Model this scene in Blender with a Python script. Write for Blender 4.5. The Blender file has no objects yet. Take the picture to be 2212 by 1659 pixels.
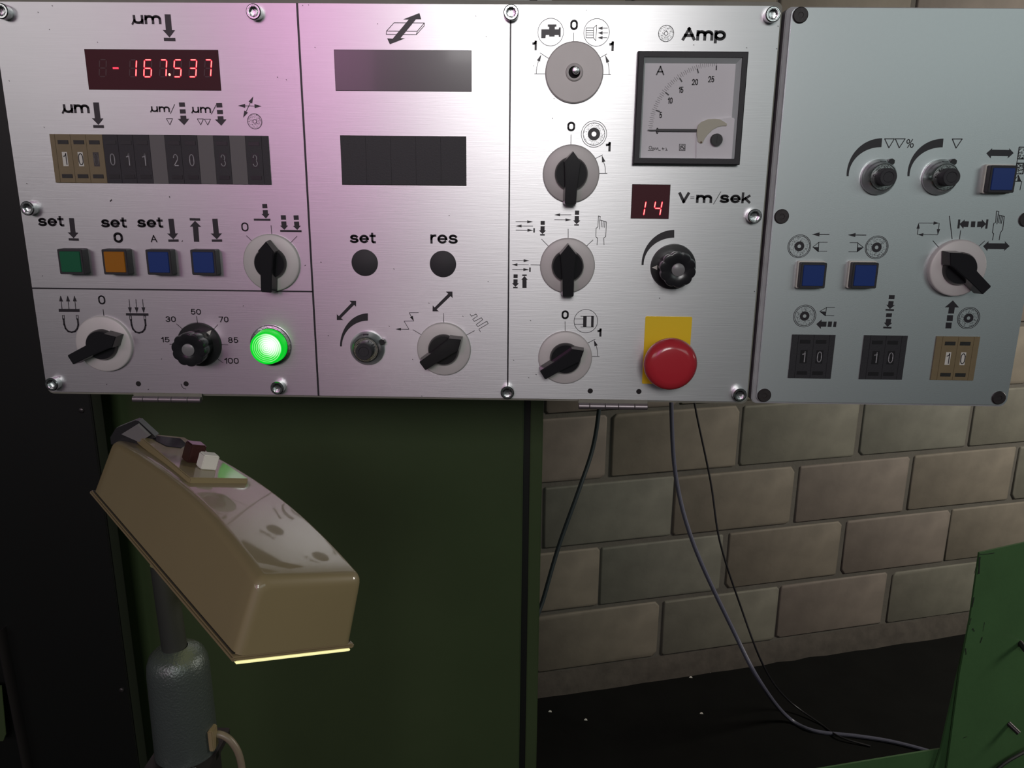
import bpy, bmesh, math, random
from mathutils import Vector, Matrix
C = bpy.context.scene.collection
PI = math.pi
random.seed(7)

# ------------------------------------------------------------------ camera
W, H, F = 2212.0, 1659.0, 1700.0
CAM = Vector((0.0, -0.7522, 1.48))
RX = Vector((0.99973666, 0.01424021, -0.01799526))      # world x, y, z axes seen in camera space (right, down, forward)
RY = Vector((0.0210116, -0.2527479, 0.96730399))
RZ = Vector((0.00922635, -0.96742737, -0.25298055))
def ray(px, py):
    c = Vector(((px - W / 2) / F, (py - H / 2) / F, 1.0))
    return Vector((RX.dot(c), RY.dot(c), RZ.dot(c)))
cam_d = bpy.data.cameras.new('camera')
cam_d.sensor_width = 36.0
cam_d.lens = 36.0 * F / W
cam_d.clip_start = 0.02
cam = bpy.data.objects.new('camera', cam_d)
C.objects.link(cam)
right = Vector((RX[0], RY[0], RZ[0])); down = Vector((RX[1], RY[1], RZ[1])); fwd = Vector((RX[2], RY[2], RZ[2]))
m = Matrix((right, -down, -fwd)).transposed().to_4x4()
m.translation = CAM
cam.matrix_world = m
bpy.context.scene.camera = cam

# ------------------------------------------------------------------ world, lights, exposure
sc = bpy.context.scene
sc.view_settings.view_transform = 'Standard'
sc.view_settings.look = 'None'
sc.view_settings.exposure = 0.12
sc.view_settings.gamma = 1.0
sc.view_settings.use_curve_mapping = False
w = bpy.data.worlds.new('workshop')
sc.world = w
w.use_nodes = True
w.node_tree.nodes['Background'].inputs[0].default_value = (0.80, 0.92, 0.88, 1)
w.node_tree.nodes['Background'].inputs[1].default_value = 0.03

def area(name, loc, target, sx, sy, power, col, spread=180):
    l = bpy.data.lights.new(name, 'AREA')
    l.shape = 'RECTANGLE'; l.size = sx; l.size_y = sy; l.energy = power; l.color = col
    l.spread = math.radians(spread)
    o = bpy.data.objects.new(name, l); C.objects.link(o)
    o.location = loc
    o.rotation_euler = (Vector(target) - Vector(loc)).to_track_quat('-Z', 'Y').to_euler()
    return o
# roof lamps of the workshop, behind and above the place where the photographer stands
area('roof_lamp_white', (0.05, -2.6, 2.24), (0.03, 0, 1.55), 0.78, 0.62, 16.5, (1.0, 0.98, 0.97))
area('roof_lamp_pink', (-0.86, -2.6, 2.18), (-0.2, 0, 1.55), 0.46, 0.8, 4.3, (1.0, 0.36, 0.80))
area('roof_lamp_left', (-1.85, -2.4, 2.15), (-0.2, 0, 1.55), 1.2, 0.6, 4.8, (1.0, 0.95, 0.95))
area('roof_lamp_right', (1.65, -2.4, 2.15), (0.2, 0, 1.55), 1.6, 0.6, 4.8, (0.88, 1.0, 0.98))
area('wall_fill_light', (2.9, 0.5, 1.9), (1.9, 1.7, 0.8), 0.7, 0.7, 50, (1.0, 0.92, 0.84))  # unseen fill light, added near the block wall to brighten its right part

# ------------------------------------------------------------------ materials
def mat(name, col, rough=0.5, metal=0.0, coat=0.0, bump=0.0, bscale=200.0, var=0.0, vscale=20.0, aniso=0.0,
        emit=None, estr=0.0, spec=0.5, stretch=None, tangent=False):
    m = bpy.data.materials.new(name); m.use_nodes = True
    nt = m.node_tree; b = nt.nodes['Principled BSDF']
    c = (*col, 1) if len(col) == 3 else col
    b.inputs['Base Color'].default_value = c
    b.inputs['Roughness'].default_value = rough
    b.inputs['Metallic'].default_value = metal
    b.inputs['Coat Weight'].default_value = coat
    b.inputs['Coat Roughness'].default_value = 0.06
    b.inputs['Specular IOR Level'].default_value = spec
    if aniso:
        b.inputs['Anisotropic'].default_value = aniso
    if tangent:
        cx = nt.nodes.new('ShaderNodeCombineXYZ'); cx.inputs[2].default_value = 1.0
        nt.links.new(cx.outputs[0], b.inputs['Tangent'])
    if emit:
        b.inputs['Emission Color'].default_value = (*emit, 1); b.inputs['Emission Strength'].default_value = estr
    if bump or var:
        tc = nt.nodes.new('ShaderNodeTexCoord')
        mp = nt.nodes.new('ShaderNodeMapping')
        nt.links.new(tc.outputs['Object'], mp.inputs[0])
        if stretch: mp.inputs['Scale'].default_value = stretch
    if bump:
        n = nt.nodes.new('ShaderNodeTexNoise'); n.inputs['Scale'].default_value = bscale; n.inputs['Detail'].default_value = 4
        nt.links.new(mp.outputs[0], n.inputs['Vector'])
        bp = nt.nodes.new('ShaderNodeBump'); bp.inputs['Strength'].default_value = bump; bp.inputs['Distance'].default_value = 0.001
        nt.links.new(n.outputs['Fac'], bp.inputs['Height']); nt.links.new(bp.outputs[0], b.inputs['Normal'])
    if var:
        n2 = nt.nodes.new('ShaderNodeTexNoise'); n2.inputs['Scale'].default_value = vscale; n2.inputs['Detail'].default_value = 6
        nt.links.new(mp.outputs[0], n2.inputs['Vector'])
        mx = nt.nodes.new('ShaderNodeMix'); mx.data_type = 'RGBA'
        mx.inputs['A'].default_value = tuple(v * (1 - var) for v in c[:3]) + (1,)
        mx.inputs['B'].default_value = tuple(min(1, v * (1 + var)) for v in c[:3]) + (1,)
        nt.links.new(n2.outputs['Fac'], mx.inputs['Factor']); nt.links.new(mx.outputs['Result'], b.inputs['Base Color'])
    return m
M = {}
M['plate'] = mat('brushed_aluminium', (0.72, 0.72, 0.73), 0.375, 0.97, aniso=0.58, tangent=True, bump=0.05, bscale=900, var=0.035, vscale=500, stretch=(0.04, 1, 1))
M['plate_right'] = mat('satin_aluminium', (0.66, 0.69, 0.70), 0.40, 0.94, aniso=0.55, tangent=True, bump=0.04, bscale=900, var=0.02, vscale=300)
M['housing'] = mat('olive_grey_paint', (0.20, 0.20, 0.16), 0.5, var=0.2, vscale=60)
M['lip'] = mat('grey_paint', (0.33, 0.34, 0.34), 0.5, var=0.2, vscale=80)
M['print'] = mat('black_print', (0.020, 0.018, 0.022), 0.42)
M['black'] = mat('black_plastic', (0.017, 0.017, 0.018), 0.32)
M['black_gloss'] = mat('glossy_black_plastic', (0.016, 0.016, 0.018), 0.20, bump=0.05, bscale=60)
M['matt_black'] = mat('matt_black_plastic', (0.020, 0.020, 0.023), 0.55, bump=0.1, bscale=700)
M['filler_grey'] = mat('grey_filler', (0.125, 0.120, 0.118), 0.5)
M['tan'] = mat('tan_plastic', (0.190, 0.148, 0.076), 0.5, var=0.12, vscale=150)
M['slot'] = mat('dark_slot', (0.018, 0.019, 0.016), 0.5, var=0.6, vscale=500)
M['white'] = mat('white_plastic', (0.62, 0.62, 0.55), 0.5)
M['digit_grey'] = mat('grey_digit', (0.36, 0.36, 0.37), 0.5)
M['grime'] = mat('greyed_digit_window', (0.045, 0.040, 0.038), 0.35)
M['disc'] = mat('satin_grey_disc', (0.60, 0.58, 0.555), 0.50, 0.15, var=0.06, vscale=60)
M['chrome'] = mat('chrome', (0.55, 0.57, 0.57), 0.24, 1.0, bump=0.15, bscale=500)
M['turned'] = mat('turned_aluminium', (0.62, 0.65, 0.64), 0.23, 1.0)
M['hinge_steel'] = mat('hinge_steel', (0.30, 0.27, 0.28), 0.42, 0.8)
M['dark_hole'] = mat('dark_hole', (0.010, 0.008, 0.008), 0.8)
M['plug'] = mat('dark_rubber_plug', (0.028, 0.026, 0.030), 0.6)
M['cap'] = mat('brown_black_cap', (0.022, 0.018, 0.018), 0.5, bump=0.2, bscale=300)
M['red'] = mat('red_plastic', (0.48, 0.030, 0.042), 0.22, coat=0.3)
M['yellow'] = mat('yellow_enamel', (0.85, 0.60, 0.012), 0.42)
M['green_lens'] = mat('green_button_lens', (0.010, 0.115, 0.052), 0.3)
M['amber_lens'] = mat('amber_button_lens', (0.36, 0.135, 0.008), 0.3)
M['blue_lens'] = mat('blue_button_lens', (0.016, 0.045, 0.20), 0.3)
M['display'] = mat('dark_red_filter', (0.030, 0.007, 0.011), 0.5, spec=0.25, emit=(1.0, 0.02, 0.06), estr=0.012)  # faint emission stands in for red digit light scattered in the filter
M['smoke'] = mat('smoky_window', (0.125, 0.112, 0.118), 0.22, coat=0.15)
M['led'] = mat('lit_red_segment', (0.3, 0, 0), 0.5, emit=(1.0, 0.03, 0.06), estr=2.2)
M['led_core'] = mat('led_segment_core', (0.3, 0, 0), 0.5, emit=(1.0, 0.50, 0.38), estr=1.6)
M['led_off'] = mat('unlit_segment', (0.050, 0.008, 0.010), 0.4)
M['meter_face'] = mat('meter_face', (0.70, 0.70, 0.71), 0.55)
M['meter_wall'] = mat('meter_surround', (0.50, 0.55, 0.54), 0.5)
M['scale_grey'] = mat('scale_grey', (0.10, 0.10, 0.10), 0.5)
M['cream'] = mat('cream_cover', (0.45, 0.44, 0.34), 0.5)
M['brown'] = mat('rust_brown', (0.10, 0.045, 0.02), 0.6)
M['cable_blue'] = mat('blue_grey_cable', (0.085, 0.088, 0.120), 0.35)
M['cable_black'] = mat('black_cable', (0.010, 0.010, 0.012), 0.4)
M['cable_green'] = mat('dark_green_grey_cable', (0.022, 0.030, 0.032), 0.4)
M['cable_beige'] = mat('beige_cable', (0.16, 0.13, 0.09), 0.4)
M['lamp'] = mat('beige_plastic', (0.215, 0.175, 0.088), 0.45, coat=0.62, spec=0.3, var=0.05, vscale=15)
M['lamp_rim'] = mat('beige_rim', (0.20, 0.155, 0.082), 0.45)
M['seam'] = mat('dark_seam', (0.02, 0.018, 0.012), 0.7)
M['diffuser'] = mat('lit_diffuser', (0.8, 0.8, 0.5), 0.5, emit=(1.0, 0.93, 0.40), estr=0.55)
M['hammer'] = mat('hammertone_grey', (0.072, 0.088, 0.082), 0.30, 0.4, bump=0.5, bscale=700)
M['tube'] = mat('dark_tube', (0.035, 0.038, 0.034), 0.45, 0.3)
M['dark_steel'] = mat('dark_steel', (0.06, 0.055, 0.055), 0.35, 0.7)
M['label_dark'] = mat('dark_label', (0.015, 0.016, 0.020), 0.12, var=0.5, vscale=60, spec=0.15)
M['brown_knob'] = mat('dark_brown_plastic', (0.040, 0.015, 0.013), 0.25)
M['green_paint'] = mat('green_machine_paint', (0.054, 0.080, 0.034), 0.32, bump=0.25, bscale=60, var=0.10, vscale=8, spec=0.6)
M['guard_green'] = mat('guard_green_paint', (0.046, 0.110, 0.040), 0.42, bump=0.2, bscale=90, var=0.15, vscale=14)
M['seam_black'] = mat('black_seal', (0.006, 0.008, 0.006), 0.6)
M['column'] = mat('black_machine_paint', (0.006, 0.007, 0.006), 0.45)
M['column_strip'] = mat('dark_olive_strip', (0.010, 0.014, 0.008), 0.5)
M['floor'] = mat('black_floor', (0.0050, 0.0052, 0.0046), 0.95, spec=0.12, bump=0.5, bscale=40, var=0.4, vscale=9)
M['mortar'] = mat('mortar', (0.085, 0.080, 0.065), 0.9, bump=0.8, bscale=90, var=0.3, vscale=12)
M['mortar_low'] = mat('crumbling_mortar', (0.055, 0.048, 0.038), 0.95, bump=1.0, bscale=60, var=0.5, vscale=30)
BLK = [mat('painted_block_%s' % n, c, 0.75, bump=0.35, bscale=70, var=0.36, vscale=13) for n, c in
       (('a', (0.132, 0.117, 0.088)), ('b', (0.121, 0.118, 0.090)), ('c', (0.134, 0.115, 0.093)), ('d', (0.116, 0.116, 0.091)))]
# lit indicator lens: a hot centre and moulded rings
ml = bpy.data.materials.new('lit_green_lens'); ml.use_nodes = True
nt = ml.node_tree; b = nt.nodes['Principled BSDF']
b.inputs['Base Color'].default_value = (0, 0.25, 0.02, 1); b.inputs['Roughness'].default_value = 0.15
tc = nt.nodes.new('ShaderNodeTexCoord'); vm = nt.nodes.new('ShaderNodeVectorMath'); vm.operation = 'MULTIPLY'
vm.inputs[1].default_value = (1, 0, 1)
nt.links.new(tc.outputs['Object'], vm.inputs[0])
ln = nt.nodes.new('ShaderNodeVectorMath'); ln.operation = 'LENGTH'; nt.links.new(vm.outputs[0], ln.inputs[0])
sn = nt.nodes.new('ShaderNodeMath'); sn.operation = 'MULTIPLY'; sn.inputs[1].default_value = 2 * PI / 0.00185
nt.links.new(ln.outputs['Value'], sn.inputs[0])
s2 = nt.nodes.new('ShaderNodeMath'); s2.operation = 'SINE'; nt.links.new(sn.outputs[0], s2.inputs[0])
ds = nt.nodes.new('ShaderNodeVectorMath'); ds.operation = 'DISTANCE'; ds.inputs[1].default_value = (0.0045, 0, 0.0040)
nt.links.new(vm.outputs[0], ds.inputs[0])
def mrange(src, a, b_, c, d):
    n_ = nt.nodes.new('ShaderNodeMapRange'); n_.clamp = True
    for nm, v in (('From Min', a), ('From Max', b_), ('To Min', c), ('To Max', d)): n_.inputs[nm].default_value = v
    nt.links.new(src, n_.inputs['Value']); return n_.outputs[0]
hot = mrange(ds.outputs['Value'], 0.0025, 0.0130, 1.0, 0.0)          # the bulb behind the lens
amp = mrange(ds.outputs['Value'], 0.0, 0.0200, 0.95, 0.12)
ring = mrange(s2.outputs[0], -0.4, 1.0, 0.0, 1.0)
ma = nt.nodes.new('ShaderNodeMath'); ma.operation = 'MULTIPLY_ADD'
nt.links.new(ring, ma.inputs[0]); nt.links.new(amp, ma.inputs[1]); nt.links.new(hot, ma.inputs[2]); ma.use_clamp = True
mc = nt.nodes.new('ShaderNodeMix'); mc.data_type = 'RGBA'
mc.inputs['A'].default_value = (0.0, 0.52, 0.01, 1); mc.inputs['B'].default_value = (0.80, 1.0, 0.80, 1)
nt.links.new(ma.outputs[0], mc.inputs['Factor']); nt.links.new(mc.outputs['Result'], b.inputs['Emission Color'])
b.inputs['Emission Strength'].default_value = 1.15
M['lit_lens'] = ml
M['lit_side'] = mat('lit_green_rim', (0, 0.2, 0.01), 0.2, emit=(0.0, 0.55, 0.02), estr=0.9)
# meter glass: a real pane
mg = bpy.data.materials.new('meter_glass'); mg.use_nodes = True
nt = mg.node_tree; nt.nodes.clear()
o_ = nt.nodes.new('ShaderNodeOutputMaterial'); mxs = nt.nodes.new('ShaderNodeMixShader'); tr = nt.nodes.new('ShaderNodeBsdfTransparent')
gl = nt.nodes.new('ShaderNodeBsdfGlossy'); gl.inputs['Roughness'].default_value = 0.05; fr = nt.nodes.new('ShaderNodeFresnel'); fr.inputs[0].default_value = 1.45
nt.links.new(fr.outputs[0], mxs.inputs[0]); nt.links.new(tr.outputs[0], mxs.inputs[1]); nt.links.new(gl.outputs[0], mxs.inputs[2]); nt.links.new(mxs.outputs[0], o_.inputs[0])
M['glass'] = mg

# ------------------------------------------------------------------ helpers
ORG = {}
def setp(o, label=None, cat=None, group=None, kind=None):
    if label: o['label'] = label
    if cat: o['category'] = cat
    if group: o['group'] = group
    if kind: o['kind'] = kind
    return o
def empty(name, loc, label=None, cat=None, group=None):
    o = bpy.data.objects.new(name, None); C.objects.link(o)
    o.location = loc; o.empty_display_size = 0.02
    ORG[o] = Vector(loc)
    return setp(o, label, cat, group)
def link(name, bm, material, parent=None, origin=None, smooth=35, label=None, kind=None):
    """verts are in world coordinates; the object gets its own origin"""
    me = bpy.data.meshes.new(name)
    if origin is None:
        lo = Vector((min(v.co[i] for v in bm.verts) for i in range(3))); hi = Vector((max(v.co[i] for v in bm.verts) for i in range(3)))
        origin = (lo + hi) / 2
    origin = Vector(origin)
    bmesh.ops.translate(bm, verts=bm.verts, vec=-origin)
    bm.to_mesh(me); bm.free()
    for m_ in (material if isinstance(material, (list, tuple)) else [material]): me.materials.append(m_)
    if smooth:
        me.shade_smooth(); me.set_sharp_from_angle(angle=math.radians(smooth))
    o = bpy.data.objects.new(name, me); C.objects.link(o)
    ORG[o] = origin
    o.location = origin
    if parent is not None:
        o.parent = parent; o.location = origin - ORG[parent]
    setp(o, label, kind=kind)
    return o

def onY(px, py, Y=0.0):
    r = ray(px, py); return CAM + r * ((Y - CAM.y) / r.y)
ZM = {1: (3.253, 0, 0), 2: (3.16, 0, 400), 3: (3.7708, 640, 0), 4: (3.7708, 640, 440), 5: (3.6262, 1090, 0), 6: (3.6066, 1090, 430),
      7: (3.7365, 1620, 0), 8: (3.6064, 1620, 430), 'p': (1, 0, 0), 'a': (4.608, 120, 200), 'b': (7.373, 180, 95), 'c': (6.262, 1370, 100),
      'd': (5.643, 1820, 280), 'e': (4.2375, 1690, 460), 'f': (7.54, 2080, 280), 'g': (7.9, 1130, 30), 'h': (8.73, 1150, 650), 'i': (7.373, 350, 670)}
def P(k, x, y, h=0.0):
    s, ox, oy = ZM[k]
    return onY(ox + x / s, oy + y / s, -h)
def mmk(k, cx, cy, r, h=0.0):
    return (P(k, cx + r, cy, h).x - P(k, cx - r, cy, h).x) / 2
PR = 0.00022       # height of print above the plate

class MB:
    def __init__(self, h=PR): self.bm = bmesh.new(); self.h = h
    def poly(self, pts):           # pts: (X, Z) in metres
        vs = [self.bm.verts.new((x, -self.h, z)) for x, z in pts]
        f = self.bm.faces.new(vs); f.normal_update()
        if f.normal.y > 0: f.normal_flip()
        return f
    def pk(self, k, pts):
        q = [P(k, x, y, self.h) for x, y in pts]
        return self.poly([(p.x, p.z) for p in q])
    def seg(self, a, b, w):
        d = (b - a); L = d.length
        if L < 1e-7: return
        n = Vector((-d.y, d.x)) / L * w / 2; e = d / L * w * 0.25
        a = a - e; b = b + e
        self.poly([tuple(a + n), tuple(b + n), tuple(b - n), tuple(a - n)])
    def stroke(self, k, pts, wpx, close=False):
        q = [P(k, x, y, self.h) for x, y in pts]; q = [Vector((p.x, p.z)) for p in q]
        wpx = max(wpx, 1.25) if wpx < 1.3 else wpx
        if close: q.append(q[0])
        for a, b in zip(q, q[1:]): self.seg(a, b, wpx * 0.000413)
    def ring(self, cx, cz, r0, r1, n=48):
        for i in range(n):
            a, b = 2 * PI * i / n, 2 * PI * (i + 1) / n
            if r0 <= 0:
                self.poly([(cx, cz), (cx + r1 * math.cos(a), cz + r1 * math.sin(a)), (cx + r1 * math.cos(b), cz + r1 * math.sin(b))])
            else:
                self.poly([(cx + r0 * math.cos(a), cz + r0 * math.sin(a)), (cx + r1 * math.cos(a), cz + r1 * math.sin(a)),
                           (cx + r1 * math.cos(b), cz + r1 * math.sin(b)), (cx + r0 * math.cos(b), cz + r0 * math.sin(b))])
    def speckle(self, cx, cz, r0, r1, n):
        for i in range(n):
            a = random.random() * 2 * PI; r = math.sqrt(random.uniform(r0 * r0, r1 * r1)); s = random.uniform(0.00016, 0.00038); t = random.random() * PI
            x, z = cx + r * math.cos(a), cz + r * math.sin(a)
            self.poly([(x + s * 1.6 * math.cos(t), z + s * 1.6 * math.sin(t)), (x + s * 0.5 * math.cos(t + PI / 2), z + s * 0.5 * math.sin(t + PI / 2)), (x - s * 1.6 * math.cos(t), z - s * 1.6 * math.sin(t)), (x - s * .5 * math.cos(t + PI / 2), z - s * .5 * math.sin(t + PI / 2))])
    def arrow(self, k, tail, tip, ws, wh, lh, bar=None, dash=None, both=False):
        """widths in photo pixels; dash: fractions (start, end) of the shaft that are printed"""
        u = 0.000413; ws = max(ws, 1.25)
        a = P(k, *tail, self.h); b = P(k, *tip, self.h); a = Vector((a.x, a.z)); b = Vector((b.x, b.z))
        d = b - a; L = d.length; d /= L; n = Vector((-d.y, d.x)); ws *= u; wh *= u; lh *= u
        def q(s, t): return tuple(a + d * s + n * t)
        s0 = lh if both else 0
        for f0, f1 in (dash or ((0, 1),)):
            x0 = s0 + (L - lh - s0) * f0; x1 = s0 + (L - lh - s0) * f1
            self.poly([q(x0, ws / 2), q(x1, ws / 2), q(x1, -ws / 2), q(x0, -ws / 2)])
        self.poly([q(L - lh, wh / 2), q(L, 0), q(L - lh, -wh / 2)])
        if both: self.poly([q(lh, wh / 2), q(0, 0), q(lh, -wh / 2)])
        if bar:
            bw, bt = bar[0] * u / 2, bar[1] * u; g = (bar[2] if len(bar) > 2 else 0) * u
            self.poly([q(L + g, bw), q(L + g + bt, bw), q(L + g + bt, -bw), q(L + g, -bw)])
    def done(self, name, material, parent, **kw):
        kw.setdefault('smooth', 0)
        return link(name, self.bm, material, parent, **kw)

# lettering: plain grotesque letters drawn as strokes of even width
def arc(cx, cy, rx, ry, a0, a1):
    n = max(6, int(abs(a1 - a0) / 14))
    return [(cx + rx * math.cos(math.radians(a0 + (a1 - a0) * i / n)), cy + ry * math.sin(math.radians(a0 + (a1 - a0) * i / n))) for i in range(n + 1)]
GLY = {
    's': (0.93, [arc(.465, .75, .40, .25, 22, 270) + arc(.465, .25, .46, .25, 90, -158)[1:]]),
    'e': (1.0, [[(0.0, .5), (1.0, .5)], arc(.5, .5, .5, .5, 0, 316)]),
    't': (.55, [[(.22, 1.33), (.22, .22)] + arc(.42, .22, .20, .22, 180, 270)[1:] + [(.55, 0)], [(0, 1), (.55, 1)]]),
    'r': (.50, [[(0, 0), (0, 1)], arc(.42, .55, .42, .44, 180, 90) + [(.50, .99)]]),
    'm': (1.6, [[(0, 0), (0, 1)], arc(.4, .6, .4, .4, 180, 0) + [(.8, 0)], arc(1.2, .6, .4, .4, 180, 0) + [(1.6, 0)]]),
    'p': (1.0, [[(0, -.38), (0, 1)], arc(.5, .5, .5, .5, 0, 360)]),
    'u': (.9, [[(0, 1)] + arc(.45, .4, .45, .4, 180, 360), [(.9, 1), (.9, 0)]]),
    'k': (.85, [[(0, 0), (0, 1.38)], [(.80, .98), (.05, .36)], [(.32, .58), (.85, 0)]]),
    'A': (1.2, [[(0, 0), (.6, 1.38), (1.2, 0)], [(.22, .48), (.98, .48)]]),
    'V': (1.2, [[(0, 1.38), (.6, 0), (1.2, 1.38)]]),
    '0': (.9, [arc(.45, .90, .45, .48, 0, 180) + arc(.45, .48, .45, .48, 180, 360) + [(.9, .90)]]),
    '1': (.36, [[(.36, 0), (.36, 1.38)], [(0, 1.04), (.14, 1.06), (.27, 1.16), (.33, 1.34)]]),
    '2': (.9, [arc(.45, .95, .43, .43, 172, -38) + [(.03, 0), (.9, 0)]]),
    '3': (.9, [arc(.43, 1.03, .38, .35, 165, -90) + arc(.43, .34, .46, .34, 90, -165)[1:]]),
    '4': (.95, [[(.70, 0), (.70, 1.38), (0, .40), (.95, .40)]]),
    '5': (.9, [[(.82, 1.38), (.16, 1.38), (.07, .66)] + arc(.44, .45, .46, .45, 140, -148)[1:]]),
    '6': (.9, [arc(.45, .43, .45, .43, 0, 360), arc(.47, .90, .47, .48, 32, 180) + [(0, .43)]]),
    '7': (.9, [[(0, 1.38), (.9, 1.38), (.30, 0)]]),
    '8': (.9, [arc(.45, 1.04, .38, .34, 0, 360), arc(.45, .35, .45, .35, 0, 360)]),
    '%': (1.4, [arc(.28, 1.04, .28, .34, 0, 360), arc(1.12, .34, .28, .34, 0, 360), [(1.10, 1.38), (.30, 0)]]),
}
def letters(s, gap=0.42):
    out = []; x = 0.0
    for ch in s:
        w_, st_ = GLY[ch]
        out += [[(x + a, b_) for a, b_ in q_] for q_ in st_]; x += w_ + gap
    return out
def stroke_path(mb, q, w):
    q = [Vector(p) for p in q]
    for i in range(len(q) - 1):
        a, b_ = q[i], q[i + 1]; d = b_ - a
        if d.length < 1e-8: continue
        d = d.normalized()
        def ext(j, o):
            if j < 0 or j >= len(q): return 0.5
            e = (o - q[j]); 
            return 0.12 if e.length < 1e-9 else (0.5 if abs(e.normalized().angle(d if j < i else -d, 0)) > 0.6 else 0.12)
        closed = (q[0] - q[-1]).length < 1e-6
        e0 = 0.12 if (i == 0 and closed) else ext(i - 1, a); e1 = 0.12 if (i == len(q) - 2 and closed) else ext(i + 2, b_)
        n = Vector((-d.y, d.x)) * w / 2; a2, b2 = a - d * w * e0, b_ + d * w * e1
        mb.poly([tuple(a2 + n), tuple(b2 + n), tuple(b2 - n), tuple(a2 - n)])
def fit_text(mb, s, X0, X1, Z0, Z1, t, gap=0.42, rot=0.0, cen=None):
    L = letters(s, gap); xs = [p[0] for q_ in L for p in q_]; ys = [p[1] for q_ in L for p in q_]
    x0, x1, y0, y1 = min(xs), max(xs), min(ys), max(ys); h_ = t / 2
    sx = (X1 - X0 - t) / max(1e-6, x1 - x0); sz = (Z1 - Z0 - t) / max(1e-6, y1 - y0)
    for q_ in L:
        pts = [(X0 + h_ + (x - x0) * sx, Z0 + h_ + (y - y0) * sz) for x, y in q_]
        if rot:
            cx, cz = (X0 + X1) / 2, (Z0 + Z1) / 2
            pts = [(cx + (x - cx) * math.cos(rot) - (z - cz) * math.sin(rot), cz + (x - cx) * math.sin(rot) + (z - cz) * math.cos(rot)) for x, z in pts]
        stroke_path(mb, pts, t)
def word(s, k, box, parent, tpx=4.5, name='printed_word', material=None, h=PR, gap=0.42):
    x0, y0, x1, y1 = box; my, mx = (y0 + y1) / 2, (x0 + x1) / 2; mb = MB(h)
    fit_text(mb, s, P(k, x0, my, h).x, P(k, x1, my, h).x, P(k, mx, y1, h).z, P(k, mx, y0, h).z, tpx * 0.000413, gap)
    return mb.done(name, material or M['print'], parent)

# solids on the panel: everything built outwards along -Y
def lathe(X, Z, prof, seg=48, bm=None, rf=None):
    """prof: list of (r, h); r may be a function of the angle"""
    bm = bm or bmesh.new(); rings = []
    for r, h in prof:
        if not callable(r) and r <= 1e-9: rings.append([bm.verts.new((X, -h, Z))]); continue
        rings.append([bm.verts.new((X + (r(2 * PI * i / seg) if callable(r) else r) * math.cos(2 * PI * i / seg), -h,
                                    Z + (r(2 * PI * i / seg) if callable(r) else r) * math.sin(2 * PI * i / seg))) for i in range(seg)])
    for A, B in zip(rings, rings[1:]):
        for i in range(seg):
            j = (i + 1) % seg
            if len(A) == 1: q = [A[0], B[i], B[j]]
            elif len(B) == 1: q = [A[i], A[j], B[0]]
            else: q = [A[i], A[j], B[j], B[i]]
            bm.faces.new(q)
    bmesh.ops.recalc_face_normals(bm, faces=bm.faces)
    return bm
def prism(pts, h0, h1, top=None, bev=0.0):
    bm = bmesh.new(); top = top or pts
    A = [bm.verts.new((x, -h0, z)) for x, z in pts]; B = [bm.verts.new((x, -h1, z)) for x, z in top]
    bm.faces.new(A); bm.faces.new(B)
    for i in range(len(A)):
        j = (i + 1) % len(A); bm.faces.new([A[i], A[j], B[j], B[i]])
    bmesh.ops.recalc_face_normals(bm, faces=bm.faces)
    if bev:
        es = [e for e in bm.edges if all(abs(v.co.y + h1) < 1e-7 for v in e.verts)]
        bmesh.ops.bevel(bm, geom=es, offset=bev, segments=2, affect='EDGES', clamp_overlap=True)
    return bm
def box(x0, x1, z0, z1, h0, h1, bev=0.0): return prism([(x0, z0), (x1, z0), (x1, z1), (x0, z1)], h0, h1, bev=bev)
def rrect(x0, x1, z0, z1, r, n=6):
    pts = []
    for cx, cz, a0 in ((x1 - r, z1 - r, 0), (x0 + r, z1 - r, PI / 2), (x0 + r, z0 + r, PI), (x1 - r, z0 + r, 1.5 * PI)):
        for i in range(n + 1):
            a = a0 + PI / 2 * i / n; pts.append((cx + r * math.cos(a), cz + r * math.sin(a)))
    return pts
def solid(o, d, u, v, lx, ly, lz, bev=0.0, seg=2):
    """a box at o with edge vectors d*lx, u*ly, v*lz"""
    bm = bmesh.new(); vs = []
    for a in (0, 1):
        for b_ in (0, 1):
            for c in (0, 1): vs.append(bm.verts.new(o + d * lx * a + u * ly * b_ + v * lz * c))
    for q in ((0, 1, 3, 2), (4, 6, 7, 5), (0, 4, 5, 1), (2, 3, 7, 6), (0, 2, 6, 4), (1, 5, 7, 3)): bm.faces.new([vs[i] for i in q])
    bmesh.ops.recalc_face_normals(bm, faces=bm.faces)
    if bev: bmesh.ops.bevel(bm, geom=bm.edges[:], offset=bev, segments=seg, affect='EDGES', clamp_overlap=True)
    return bm
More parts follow.
